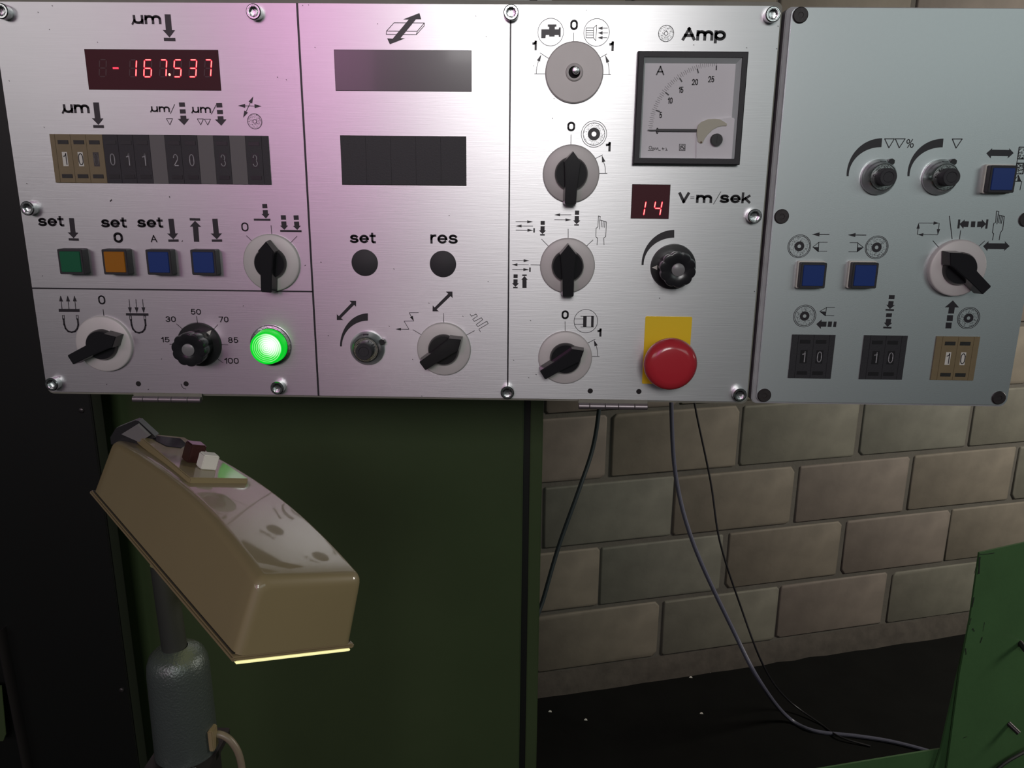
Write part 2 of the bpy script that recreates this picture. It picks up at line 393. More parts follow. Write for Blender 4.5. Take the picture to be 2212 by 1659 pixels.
def tube_bm(pts, r, seg=12, sub=6):
    """smooth tube through the points (Catmull-Rom)"""
    pts = [Vector(p) for p in pts]; q = [pts[0] * 2 - pts[1]] + pts + [pts[-1] * 2 - pts[-2]]; path = []
    for i in range(1, len(q) - 2):
        for t in range(sub):
            s = t / sub; a, b_, c, d = q[i - 1], q[i], q[i + 1], q[i + 2]
            path.append(0.5 * ((2 * b_) + (c - a) * s + (2 * a - 5 * b_ + 4 * c - d) * s * s + (3 * b_ - a - 3 * c + d) * s ** 3))
    path.append(pts[-1])
    bm = bmesh.new(); rings = []; up = None
    for i, p in enumerate(path):
        t = (path[min(i + 1, len(path) - 1)] - path[max(i - 1, 0)]).normalized()
        if up is None: up = t.orthogonal().normalized()
        up = (up - t * up.dot(t)).normalized(); s = t.cross(up)
        rr = r(i / (len(path) - 1)) if callable(r) else r
        rings.append([bm.verts.new(p + (up * math.cos(2 * PI * j / seg) + s * math.sin(2 * PI * j / seg)) * rr) for j in range(seg)])
    for A, B in zip(rings, rings[1:]):
        for j in range(seg): bm.faces.new([A[j], A[(j + 1) % seg], B[(j + 1) % seg], B[j]])
    bm.faces.new(rings[0]); bm.faces.new(rings[-1])
    bmesh.ops.recalc_face_normals(bm, faces=bm.faces)
    return bm

# ------------------------------------------------------------------ setting: floor and block wall
fl = bmesh.new()
for x, y in ((-3, -4), (6, -4), (6, 4), (-3, 4)): fl.verts.new((x, y, 0))
fl.faces.new(fl.verts[:])
link('floor', fl, M['floor'], smooth=0, kind='structure')
WA = Vector((0.04380461, 1.26952913, 0.0)); WU = Vector((math.cos(math.radians(15.05)), math.sin(math.radians(15.05)), 0)); WN = Vector((WU.y, -WU.x, 0))
UP = Vector((0, 0, 1))
U0, U1, WH = -1.0, 4.2, 2.668
wall = link('wall_back', solid(WA + WU * U0 - WN * 0.20, WU, WN, UP, U1 - U0, 0.1955, WH), M['mortar'], kind='structure', smooth=0, origin=WA)
jm = 0.0075
row = 0
blocks_bm = {}
while row < 13:
    z0 = 0.068 + row * 0.1985
    off = -1.2 - (0.0 if row % 2 == 0 else 0.2)
    for c in range(15):
        u0 = off + c * 0.4 + random.uniform(-0.006, 0.006) - (0.018 if row < 2 else 0)
        u1 = u0 + 0.4
        a, b_ = max(u0 + jm, U0), min(u1 - jm, U1)
        if b_ - a < 0.03: continue
        pr = random.uniform(-0.0012, 0.0012)
        dz = random.uniform(-0.002, 0.002)
        bm = bmesh.new()
        # face outline with slightly worn corners
        x0_, x1_, y0_, y1_ = a, b_, z0 + jm + dz, z0 + 0.1985 - jm + dz
        out = []
        for (cx, cz, sx, sz) in ((x0_, y0_, 1, 1), (x1_, y0_, -1, 1), (x1_, y1_, -1, -1), (x0_, y1_, 1, -1)):
            k_ = random.choice((0.003, 0.004, 0.006, 0.012)); k2 = k_ * random.uniform(0.6, 1.5)
            pa, pb = (cx, cz + sz * k2), (cx + sx * k_, cz)
            out += [pa, pb] if (sx * sz > 0) else [pb, pa]
        back = [bm.verts.new(WA + WU * x + UP * z - WN * 0.010) for x, z in out]
        cxm, czm = (x0_ + x1_) / 2, (y0_ + y1_) / 2
        mid = [bm.verts.new(WA + WU * x + UP * z - WN * (0.0015 - pr)) for x, z in out]
        frn = [bm.verts.new(WA + WU * (x - math.copysign(0.004, x - cxm)) + UP * (z - math.copysign(0.004, z - czm)) + WN * (0.001 + pr)) for x, z in out]
        for A, B in ((back, mid), (mid, frn)):
            for i in range(8): bm.faces.new([A[i], A[(i + 1) % 8], B[(i + 1) % 8], B[i]])
        bm.faces.new(frn)
        bmesh.ops.recalc_face_normals(bm, faces=bm.faces)
        link('block', bm, BLK[random.choice((0, 0, 1, 1, 2, 2, 3))], wall, smooth=60)
    row += 1
bm = bmesh.new(); n = 90; rows = []
for j, (zz, dd) in enumerate(((0.0, 0.016), (0.03, 0.012), (0.055, 0.004), (0.072, -0.004))):
    rows.append([bm.verts.new(WA + WU * (U0 + (U1 - U0) * i / n) + UP * max(0, zz + (random.uniform(-0.006, 0.006) if j else 0)) + WN * (dd + random.uniform(-0.004, 0.004))) for i in range(n + 1)])
for A, B in zip(rows, rows[1:]):
    for i in range(n): bm.faces.new([A[i], A[i + 1], B[i + 1], B[i]])
link('mortar_footing', bm, M['mortar_low'], wall, smooth=60)

# ------------------------------------------------------------------ machine: green cabinet, black column, guards
YC = 0.30
def PY(px, py, Y): return onY(px, py, Y)
cab = empty('machine_cabinet', (PY(700, 1200, YC).x, YC, 0), 'large green painted machine cabinet standing behind the lamp, below the wide panel', 'cabinet')
xl = PY(150, 1200, YC).x; xd = PY(1127.5, 1200, YC).x; xs = PY(1141.5, 1200, YC).x; xr = PY(1167.5, 1200, YC).x
zt = CAM.z + 0.30
link('body', solid(Vector((xl, YC + 0.012, 0.0)), Vector((1, 0, 0)), Vector((0, 1, 0)), UP, xs + 0.001 - xl, 0.55, zt), M['seam_black'], cab, smooth=0, label='black body and door gap')
link('door', solid(Vector((xl, YC, 0.05)), Vector((1, 0, 0)), Vector((0, 1, 0)), UP, xd - xl, 0.02, zt - 0.06, 0.002), M['green_paint'], cab, label='green painted door')
link('corner_post', solid(Vector((xs, YC - 0.002, 0.0)), Vector((1, 0, 0)), Vector((0, 1, 0)), UP, xr - xs, 0.565, zt, 0.0015), M['green_paint'], cab)

YK = 0.22
col = empty('machine_column', (PY(100, 1200, YK).x, YK, 0), 'tall black machine column behind the left end of the wide panel', 'column')
kx = PY(238, 1200, YK).x
link('body', solid(Vector((kx - 0.75, YK, 0.0)), Vector((1, 0, 0)), Vector((0, 1, 0)), UP, 0.75, 0.028, CAM.z + 0.5, 0.001), M['column'], col)
link('edge_strip', solid(Vector((kx - 0.0005, YK + 0.003, 0.0)), Vector((1, 0, 0)), Vector((0, 1, 0)), UP, 0.0015, 0.022, CAM.z + 0.48, 0.002), M['column_strip'], col)
for (bx, by) in ((176, 886), (263, 1490)):
    p_ = PY(bx, by, YK)
    link('bolt', lathe(p_.x, p_.z, [(0.0035, -YK), (0.0035, -YK + 0.002), (0.002, -YK + 0.003), (0, -YK + 0.003)], 12), M['dark_steel'], col)
# green side cover low on the left with a bright worn edge
YS = 0.20
q = [PY(-260, 1480, YS), PY(4, 1480, YS), PY(14, 1585, YS), PY(9, 1598, YS), PY(-250, 1604, YS)]
bm = prism([(p.x, p.z) for p in q], -YS, -YS + 0.003)
sd = link('side_cover', bm, M['green_paint'], smooth=0)
setp(sd, 'small green sheet cover low at the outer side of the black column', 'cover')
q0, q1 = PY(-8, 1370, YS), PY(56, 1690, YS)
eg = link('cover_strip', solid(q1 - Vector((0.0012, 0, 0)), (q0 - q1).normalized(), Vector((0, 1, 0)), Vector((1, 0, 0)), (q0 - q1).length, YK - YS + 0.002, 0.0016), M['dark_steel'], smooth=0)
setp(eg, 'thin grey steel strip running up the lower black column', 'strip')

# green guard at the lower right
GD = Vector((math.cos(math.radians(20)), math.sin(math.radians(20)), 0)); GN = Vector((GD.y, -GD.x, 0))
G0 = PY(2100, 1400, 0.38)
def onG(px, py, off=0.0):
    r = ray(px, py); o = G0 + GN * off
    return CAM + r * ((o - CAM).dot(GN) / r.dot(GN))
def gplate(name, pts, off, th, material, parent, **kw):
    bm = bmesh.new(); q = [p_ if isinstance(p_, Vector) else onG(p_[0], p_[1], off) for p_ in pts]
    A = [bm.verts.new(p) for p in q]; B = [bm.verts.new(p - GN * th) for p in q]
    bm.faces.new(A); bm.faces.new(B)
    for i in range(len(A)): bm.faces.new([A[i], A[(i + 1) % len(A)], B[(i + 1) % len(A)], B[i]])
    bmesh.ops.recalc_face_normals(bm, faces=bm.faces)
    return link(name, bm, material, parent, smooth=0, **kw)
gd = empty('machine_guard', (G0.x, G0.y, G0.z - 0.3), 'green sheet metal machine guard with chipped edge, low beside the block wall', 'guard')
def gfl(px, py, off): v = onG(px, py, off); v.z = 0.002; return v
gplate('side_sheet', [(2116, 1194), (2620, 1081), gfl(2620, 1081, 0), gfl(2047, 1653, 0), (2047, 1653), (2073, 1457), (2096, 1334)], 0.0, 0.003, M['guard_green'], gd)
gplate('flange', [(2085, 1389), (2092, 1396), (2046, 1680), (2010, 1690), (2033, 1618), (2066, 1470)], -0.005, 0.003, M['guard_green'], gd)
gplate('lower_sheet', [(1500, 1706), (2036, 1617), (2060, 1640), gfl(2060, 1640, -0.009), gfl(1500, 1706, -0.009)], -0.009, 0.003, M['guard_green'], gd, label='low green sheet in front of the floor')
for (a, b_, wd) in (((2117, 1198), (2148, 1195), 3), ((2117, 1203), (2114, 1240), 7), ((2104, 1290), (2100, 1312), 5), ((2098, 1335), (2094, 1350), 3), ((2101, 1358), (2105, 1364), 5),
                    ((2127, 1344), (2124, 1364), 2), ((2122, 1376), (2118, 1389), 4), ((2108, 1225), (2104, 1240), 3), ((2086, 1400), (2087, 1414), 4), ((2081, 1594), (2090, 1591), 2)):
    p, q_ = onG(*a, 0.0004), onG(*b_, 0.0004); d = (q_ - p).normalized(); s = GN.cross(d)
    w2 = wd * 0.00030
    bm = bmesh.new()
    pts = []
    for i in range(5): t = i / 4; pts.append(p + (q_ - p) * t + s * w2 * random.uniform(0.3, 1))
    for i in range(5): t = 1 - i / 4; pts.append(p + (q_ - p) * t - s * w2 * random.uniform(0.3, 1))
    bm.faces.new([bm.verts.new(v) for v in pts]); link('paint_chip', bm, M['seam_black'], gd, smooth=0)
for (a, b_, r_) in (((2178, 1562), (2201, 1584), 0.0045), ((2203, 1388), (2216, 1404), 0.005)):
    p = onG(*a, -0.001); q_ = onG(*b_, 0.016)
    link('stud', tube_bm([p, (p + q_) / 2, q_], r_, 12, 2), M['dark_steel'], gd, label='bare steel stud')
p0, p1, p2 = onG(2130, 1690, 0.01), onG(2168, 1650, 0.01), onG(2240, 1610, 0.012)
link('edge_trim', tube_bm([p0, p1, p2], 0.003, 8, 4), M['seam_black'], gd)

# ------------------------------------------------------------------ cables on the floor and wall
def on_floor(px, py, z=0.005):
    r = ray(px, py); return CAM + r * ((z - CAM.z) / r.z)
def cable(pts, r, material, label, name='cable'):
    o = link(name, tube_bm(pts, r, 10, 6), material); return setp(o, label, 'cable')
land = on_floor(1755, 1578)
ys = [1.16, 1.14, 1.12, 1.08, 1.04, 1.0]
pp = [(1452, 800), (1450, 870), (1460, 1030), (1500, 1180), (1588, 1370), (1640, 1470)]
pts = [PY(x, y, Y_) for (x, y), Y_ in zip(pp, ys)]
e0 = pts[0]; t_ = (e0 - WA).dot(WU); pts = [WA + WU * t_ + UP * e0.z + WN * 0.008] + pts
pts += [PY(1697, 1545, land.y + 0.03), land, on_floor(1850, 1590), on_floor(1925, 1602), on_floor(2010, 1624), on_floor(2120, 1660)]
cable(pts, 0.0055, M['cable_blue'], 'thick bluish grey cable curving from the wall down onto the black floor')
pp = [(1492, 790), (1500, 870), (1535, 1040), (1555, 1170), (1600, 1310), (1650, 1440)]
pts = [PY(x, y, Y_) for (x, y), Y_ in zip(pp, (1.18, 1.17, 1.15, 1.12, 1.09, 1.06))]
e0 = pts[0]; t_ = (e0 - WA).dot(WU); pts = [WA + WU * t_ + UP * e0.z + WN * 0.008] + pts
l2 = on_floor(1770, 1562, 0.003)
pts += [PY(1700, 1510, l2.y + 0.04), l2, on_floor(1815, 1592, 0.010), on_floor(1880, 1612, 0.003)]
cable(pts, 0.0026, M['cable_black'], 'thin black cable hanging just beside the thick bluish one')
pp = [(1300, 800), (1294, 885), (1280, 970), (1250, 1060), (1207, 1180), (1175, 1290), (1150, 1380)]
pts = [PY(x, y, Y_) for (x, y), Y_ in zip(pp, (1.12, 1.10, 1.08, 1.04, 1.0, 0.96, 0.93))]
e0 = pts[0]; t_ = (e0 - WA).dot(WU); pts = [WA + WU * t_ + UP * e0.z + WN * 0.008] + pts
bt = Vector((pts[-1].x - 0.03, pts[-1].y, 0.006)); pts += [bt + Vector((0.01, 0, 0.1)), bt, bt + Vector((-0.1, 0, 0))]
cable(pts, 0.0055, M['cable_green'], 'dark cable sweeping down behind the green cabinet edge')
for i, (x, y) in enumerate(((1492, 1463), (1531, 1452), (1188, 1537), (1515, 1541), (1265, 1555))):
    p = on_floor(x, y, 0.0)
    bm = bmesh.new(); v = [bm.verts.new(p + Vector((dx, dy, dz))) for dx, dy, dz in ((-0.005, -0.002, 0), (0.005, -0.003, 0), (0.004, 0.004, 0), (-0.004, 0.003, 0), (-0.001, 0.001, 0.004), (0.002, -0.001, 0.003))]
    for f in ((0, 1, 5), (0, 5, 4), (1, 2, 5), (2, 4, 5), (2, 3, 4), (3, 0, 4), (3, 2, 1, 0)): bm.faces.new([v[k_] for k_ in f])
    o = link('metal_chip', bm, M['white'], smooth=0)
    setp(o, ('tiny pale chip on the floor close under the wall, the one farther from the cables', 'tiny pale chip on the floor close under the wall, the one nearer the cables',
             'tiny pale chip on the black floor nearest the green cabinet', 'tiny pale chip in mid floor, directly below the two chips by the wall', 'faint chip on the floor, second one from the green cabinet')[i], 'chip', 'pale chips on the floor')

# ------------------------------------------------------------------ main control panel
ZT, ZB = CAM.z + 0.1476, CAM.z - 0.2116
XL, XR = -0.4808, 0.2180
main = empty('control_panel', (-0.13, 0.08, ZB), 'wide brushed silver control panel with red digits, ammeter and red emergency button', 'control panel')
link('front_plate', prism(rrect(XL, XR, ZB, ZT, 0.006), -0.003, 0, bev=0.0006), M['plate'], main, origin=(-0.13, 0, CAM.z), label='brushed aluminium front plate')
hb = bmesh.new()
hb = prism(rrect(XL - 0.0012, XR + 0.0020, ZB - 0.0028, ZT + 0.0040, 0.006), -0.16, -0.0032, bev=0.0008)
link('housing', hb, [M['housing']], main, label='olive grey box behind the plate')

def plate_screw(k, x, y, parent, r=0.0066, hh=0.0075):
    p = P(k, x, y, hh * 0.8)
    hexr = lambda a, R=0.0034: R / math.cos((a % (PI / 3)) - PI / 6)
    bm = lathe(p.x, p.z, [(r, 0.0), (r, hh - 0.0008), (r - 0.0008, hh), (r - 0.0016, hh), (r - 0.0018, hh - 0.0003), (0.0042, hh - 0.0003), (hexr, hh - 0.0006), (hexr, 0.003), (0, 0.0024)], 36)
    return link('screw', bm, M['chrome'], parent, smooth=30, label='chrome socket head screw')
for x, y in ((3, 24), (548, 25.5), (1104, 27), (1669.5, 31), (60, 450), (112, 830), (599, 838), (1096, 848), (1630, 467), (1598, 853)): plate_screw('p', x, y, main)
for x, y in ((299, 829), (402, 829), (1275, 844.5), (1380, 845.7)):
    p = P('p', x, y); bm = lathe(p.x, p.z, [(0.0026, 0.0001), (0.0024, 0.0004), (0.0016, 0.0005), (0, 0.0003)], 20)
    link('hole', bm, M['dark_hole'], main, label='small dark screw hole')

# engraved division lines
def dline(name, k, a, b_, w_, parent):
    mb = MB(); p, q_ = P(k, *a), P(k, *b_)
    mb.poly([(p.x - w_[0] / 2, p.z - w_[1] / 2), (q_.x + w_[0] / 2, p.z - w_[1] / 2), (q_.x + w_[0] / 2, q_.z + w_[1] / 2), (p.x - w_[0] / 2, q_.z + w_[1] / 2)])
    return mb.done(name, M['print'], parent)
mb = MB(); mb.poly([(-0.2077, ZB), (-0.2059, ZB), (-0.2059, ZT), (-0.2077, ZT)]); mb.done('dividing_line', M['print'], main)
mb = MB(); mb.poly([(-0.01895, ZB), (-0.01755, ZB), (-0.01755, ZT), (-0.01895, ZT)]); mb.done('dividing_line', M['print'], main)
zz = P('p', 400, 626.5).z
mb = MB(); mb.poly([(XL, zz - 0.0007), (-0.2068, zz - 0.0007), (-0.2068, zz + 0.0007), (XL, zz + 0.0007)]); mb.done('dividing_line', M['print'], main)

mb = MB(); mb.stroke(2, [(1235, 1357), (1242, 1375), (1252, 1386), (1268, 1392)], 1.2); mb.done('scratch', M['print'], main)
mb = MB()
for (x, y, w_) in ((757, 105, 2.4), (1157, 78, 1), (290, 620, 1), (1660, 824, 1), (2190, 525, 1), (2083, 548, 1.2), (408, 1310, 1.2), (728, 1360, 1), (1012, 1395, 1.2), (1244, 382, 1.4), (1102, 1187, 1)):
    mb.stroke(2, [(x - w_ * 2, y + w_ * 2), (x + w_ * 2, y - w_ * 2)], w_ * 1.2)
for (x, y) in ((265, 84), (365, 38), (683, 294), (63, 566), (2010, 558), (308, 892), (186, 1287), (1190, 1384), (345, 205), (1948, 540)): mb.stroke(1, [(x, y), (x + 4, y + 5)], 1.3)
for (x, y) in ((1460, 128), (150, 384), (660, 192), (1545, 296), (98, 38), (50, 42)): mb.stroke(3, [(x, y), (x + 4, y + 5)], 1.2)
for (x, y) in ((755, 995), (258, 1072), (945, 1266), (1355, 915), (1560, 632), (793, 530), (200, 474), (1078, 808), (1243, 94), (1020, 1565)): mb.stroke(4, [(x, y), (x + 5, y + 5)], 1.3)
for (x, y) in ((225, 513), (372, 925), (385, 770), (638, 78), (1895, 372), (1480, 350), (2140, 203), (2130, 380)): mb.stroke(5, [(x, y), (x + 4, y + 4)], 1.3)
for (x, y) in ((243, 1365), (200, 945), (68, 1254), (1945, 718), (1205, 770), (185, 1390)): mb.stroke(6, [(x, y), (x + 5, y + 4)], 1.4)
mb.done('specks', M['print'], main, kind='stuff')
# hinges
def hinge(x0, x1, y, parent):
    a, b_ = P('p', x0, y, 0.006), P('p', x1, y, 0.006); L = b_.x - a.x; r = 0.0031
    hz = empty('hinge', ((a.x + b_.x) / 2, -0.003, a.z)); hz.parent = parent; hz.location = Vector(((a.x + b_.x) / 2, -0.003, a.z)) - ORG[parent]
    hz['label'] = 'steel barrel hinge under the plate'
    cuts = (0, 0.16, 0.385, 0.575, 0.81, 1.0)
    for c0, c1 in zip(cuts, cuts[1:]):
        xa, xb = a.x + L * c0 + 0.00015, a.x + L * c1 - 0.00015
        bm = bmesh.new(); rings = []
        for xx, rr in ((xa, r * 0.9), (xa + 0.0004, r), (xb - 0.0004, r), (xb, r * 0.9)):
            rings.append([bm.verts.new((xx, -0.003 + rr * math.cos(2 * PI * i / 20), a.z + rr * math.sin(2 * PI * i / 20))) for i in range(20)])
        for A, B in zip(rings, rings[1:]):
            for i in range(20): bm.faces.new([A[i], A[(i + 1) % 20], B[(i + 1) % 20], B[i]])
        bm.faces.new(rings[0]); bm.faces.new(rings[-1]); bmesh.ops.recalc_face_normals(bm, faces=bm.faces)
        link('knuckle', bm, M['hinge_steel'], hz)
    link('leaf', solid(Vector((a.x, -0.001, a.z - 0.0005)), Vector((1, 0, 0)), Vector((0, 1, 0)), UP, L, 0.0016, ZB - a.z + 0.001), M['housing'], hz)
hinge(284, 432, 863.5, main); hinge(1250, 1400, 878.5, main)

link('mounting_arm', solid(Vector((-0.34, 0.159, CAM.z - 0.12)), Vector((1, 0, 0)), Vector((0, 1, 0)), UP, 0.26, 0.138, 0.22, 0.002), M['dark_steel'], main)
# ---- symbols and words of the main panel
def um(k, x0, y0, x1, y1, parent, tail_w=4.2, t=5.3):
    mb = MB(); my = (y0 + y1) / 2; mx = (x0 + x1) / 2
    fit_text(mb, 'um', P(k, x0, my).x, P(k, x1, my).x, P(k, mx, y1).z, P(k, mx, y0).z, t * 0.000413, 0.40)
    wx = (x1 - x0)
    mb.stroke(k, [(x0 + wx * 0.055, y0 + (y1 - y0) * 0.5), (x0 - wx * 0.028, y0 + (y1 - y0) * 1.0)], tail_w)
    mb.done('printed_word', M['print'], parent)
def arr(k, tail, tip, ws, wh, lh, parent=main, name='printed_arrow', **kw):
    mb = MB(); mb.arrow(k, tail, tip, ws, wh, lh, **kw); return mb.done(name, M['print'], parent)
um('p', 287.5, 32.5, 348, 52.3, main)
arr('p', (361.8, 31), (366, 81), 13, 27, 15, bar=(25, 7, 0.5))
um(1, 445, 733, 628, 795, main)
arr('a', (401, 98), (426, 322), 12.6, 26, 14, bar=(24, 6.2, 0.3))
um('a', 952, 137, 1137, 194, main, 2.9, 3.3); um('a', 1362, 143, 1547, 203, main, 2.9, 3.3)
mb = MB(); mb.stroke('a', [(1185, 118), (1143, 210)], 0.9); mb.done('printed_slash', M['print'], main)
mb = MB(); mb.stroke('a', [(1598, 122), (1550, 215)], 0.9); mb.done('printed_slash', M['print'], main)
def tri(k, pts, wpx, parent, name='printed_triangle'):
    mb = MB()
    for q_ in pts: mb.stroke(k, q_, wpx, close=True)
    return mb.done(name, M['print'], parent)
tri('a', [[(1102, 260), (1164, 260), (1138, 320)]], 1.0, main)
tri('a', [[(1410, 262), (1472, 262), (1445, 320)], [(1480, 264), (1542, 264), (1515, 322)]], 1.0, main)
DS = ((0, 0.27), (0.42, 0.68), (0.81, 1.0))
arr('a', (1256, 98), (1280, 324), 12.8, 26, 13.5, dash=DS)
arr('a', (1627, 104), (1650, 330), 12.8, 26, 13.5, dash=DS)
mb = MB(); mb.arrow('a', (1815, 131), (2052, 136), 1.2, 8.6, 16, both=True); mb.arrow('a', (1968, 38), (1867, 250), 1.2, 8.6, 15, both=True); mb.done('printed_cross_arrows', M['print'], main)
def wheel(k, cx, cy, R, parent, r2=None, rb=None, rw=None, inner=None, n=170, thin=0.9):
    mb = MB(); p = P(k, cx, cy); r = mmk(k, cx, cy, R); u = r / R; t = max(thin, 1.15) * 0.000413
    mb.ring(p.x, p.z, r - t, r)
    ro = r
    if r2: ro = r2 * u; mb.ring(p.x, p.z, ro - t, ro)
    if rb: mb.ring(p.x, p.z, (rw or 0) * u, rb * u); mb.speckle(p.x, p.z, rb * u * 1.04, ro * 0.97, n)
    else: mb.ring(p.x, p.z, inner * u - t, inner * u); mb.speckle(p.x, p.z, inner * u * 1.1, ro * 0.95, n)
    return mb.done('printed_grinding_wheel', M['print'], parent)
wheel('a', 1983, 287, 74, main, inner=20)
word('set', 2, (260, 210, 434, 281), main, 5.1)
arr(2, (487, 225), (502, 362), 11.4, 25, 13, bar=(23.4, 5.4, 0.3))
word('set', 2, (690, 220, 863, 290), main, 5.1)
word('0', 2, (775, 322, 838, 394), main, 5.4)
word('set', 2, (937, 220, 1111, 290), main, 5.1)
word('A', 2, (1027, 341, 1072, 390), main, 2.6)
arr(2, (1166, 229), (1183, 370), 12.2, 25.5, 13.5, bar=(24, 5.4, 0))
arr(2, (1342, 386), (1331, 243), 12.2, 26.5, 13.5, bar=(24, 5.4, 0.3))
arr(2, (1466, 229), (1480, 370), 12.2, 26, 13.5, bar=(24, 5.4, 0))
def dash_arrow_small(k, tail, tip, parent, ws=11.5, wh=19, lh=11, d=((0, 0.5), (0.68, 1)), **kw): return arr(k, tail, tip, ws, wh, lh, parent, dash=d, **kw)
mb = MB(); mb.arrow(2, (1806, 128), (1815, 228), 11.3, 18.5, 10.5, dash=((0, 0.44), (0.62, 1))); mb.pk(2, [(1732, 228), (1845, 229), (1846, 243), (1733, 242)]); mb.done('printed_arrow', M['print'], main)
mb = MB()
mb.arrow(2, (1933, 205), (1941, 305), 11.5, 18.5, 9.5, dash=((0, 0.44), (0.6, 1))); mb.arrow(2, (2020, 206), (2029, 306), 11.5, 18.5, 9.5, dash=((0, 0.44), (0.6, 1)))
mb.pk(2, [(1912, 305), (2058, 307), (2059, 321), (1913, 319)]); mb.done('printed_arrow', M['print'], main)
word('0', 2, (1647, 254, 1696, 316), main, 3.2)
def ticks(k, segs, wpx, parent, name='printed_tick'):
    for a, b_ in segs:
        mb = MB(); mb.stroke(k, [a, b_], wpx); mb.done(name, M['print'], parent)
ticks(2, (((1850, 275), (1855, 338)), ((1682, 345), (1722, 384)), ((2028, 348), (1983, 394)), ((703, 848), (710, 902))), 1.0, main)
# magnet symbols
mb = MB()
for tx, bx in ((412, 423), (460, 470), (507, 516)): mb.arrow(2, (bx, 845), (tx, 753), 1.0, 9, 14)
mb.pk(2, [(400, 844), (542, 845), (543, 866), (401, 865)])
mb.stroke(2, [(425, 888), (437, 888), (439, 915), (427, 915)], 0.9, close=True); mb.stroke(2, [(519, 888), (532, 888), (534, 915), (522, 915)], 0.9, close=True)
mb.stroke(2, [(433, 912), (438, 950), (447, 978), (465, 998), (489, 1004), (512, 998), (527, 980), (534, 953), (529, 912)], 4.0); mb.done('printed_magnet', M['print'], main)
mb = MB()
for tx, bx in ((889, 880), (934, 927), (981, 973)): mb.arrow(2, (bx, 779), (tx, 874), 1.0, 9, 14)
mb.pk(2, [(859, 873), (1012, 875), (1013, 892), (860, 890)])
mb.stroke(2, [(884, 893), (896, 893), (899, 920), (887, 920)], 0.9, close=True); mb.stroke(2, [(981, 893), (993, 893), (995, 920), (984, 920)], 0.9, close=True)
mb.stroke(2, [(893, 918), (898, 955), (907, 982), (925, 1002), (949, 1008), (972, 1002), (987, 984), (994, 957), (990, 918)], 4.0); mb.done('printed_magnet', M['print'], main)
word('0', 2, (670, 752, 718, 814), main, 3.5)
for s, bx in (('15', (1100, 1036, 1156, 1073)), ('30', (1130, 895, 1199, 934)), ('50', (1303, 845, 1371, 884)), ('70', (1493, 897, 1559, 936)), ('85', (1557, 1038, 1625, 1077)), ('100', (1532, 1179, 1629, 1219))):
    word(s, 2, bx, main, 2.3, name='printed_number')
ticks(2, (((1205, 947), (1246, 983)), ((1342, 895), (1347, 940)), ((1487, 952), (1452, 990)), ((1508, 1089), (1557, 1090)), ((1480, 1183), (1523, 1213)), ((1158, 1086), (1185, 1088))), 1.0, main)
# middle section
mb = MB(); mb.pk(3, [(870, 158), (1003, 106), (1018, 157), (975, 157), (850, 310), (886, 312), (762, 361), (740, 312), (785, 315), (915, 160)])
mb.done('printed_double_arrow', M['print'], main)
mb = MB(0.00018)
for q_ in ([(797, 185), (1043, 187), (985, 255), (735, 253)], [(735, 253), (733, 280), (978, 282), (985, 255)], [(1043, 187), (1042, 210), (978, 282), (985, 255)]): mb.stroke(3, q_, 0.9, close=True)
mb.done('printed_slab_outline', M['print'], main)
word('set', 4, (437, 236, 647, 322), main, 5.1); word('res', 4, (1092, 251, 1315, 326), main, 5.1)
for pts in ([(432, 790), (487, 792), (487, 840), (471, 824), (364, 932), (382, 948), (330, 948), (330, 900), (347, 916), (450, 808)],
            [(1218, 716), (1272, 716), (1273, 770), (1257, 753), (1143, 862), (1162, 877), (1110, 877), (1111, 828), (1127, 845), (1237, 734)]):
    mb = MB(); mb.pk(4, pts); mb.done('printed_double_arrow', M['print'], main)
def wedge(k, xl_, xin, yS, xE, yTop, yIn, parent, lean=0):
    mb = MB(); n = 22; o_, i_ = [], []
    for t in range(n + 1):
        a = PI / 2 * t / n
        o_.append((xE - (xE - xl_) * math.cos(a), yS - (yS - yTop) * math.sin(a))); i_.append((xE + lean - (xE + lean - xin) * math.cos(a), yS - (yS - yIn) * math.sin(a)))
    for j in range(n): mb.pk(k, [o_[j], o_[j + 1], i_[j + 1], i_[j]])
    return mb.done('printed_wedge', M['print'], parent)
wedge(4, 356, 371, 1163, 583, 893, 953, main)
ticks(4, (((1200, 892), (1201, 970)), ((950, 1027), (1022, 1069)), ((1452, 1035), (1388, 1069))), 0.9, main)
mb = MB(); mb.stroke(4, [(995, 888), (920, 888), (952, 950)], 0.9); mb.arrow(4, (920, 888), (958, 957), 0.9, 7.5, 12.5); mb.stroke(4, [(958, 956), (878, 957), (918, 1023)], 0.9); mb.arrow(4, (918, 1023), (808, 1022), 0.9, 6.5, 13)
mb.done('printed_zigzag_arrow', M['print'], main)
mb = MB(); mb.stroke(4, [(1415, 898), (1427, 917), (1464, 899), (1475, 916), (1437, 942), (1450, 959), (1507, 929), (1519, 944), (1466, 985), (1478, 1001), (1553, 957), (1563, 977), (1487, 1022), (1500, 1043)], 0.9)
mb.done('printed_square_wave', M['print'], main)
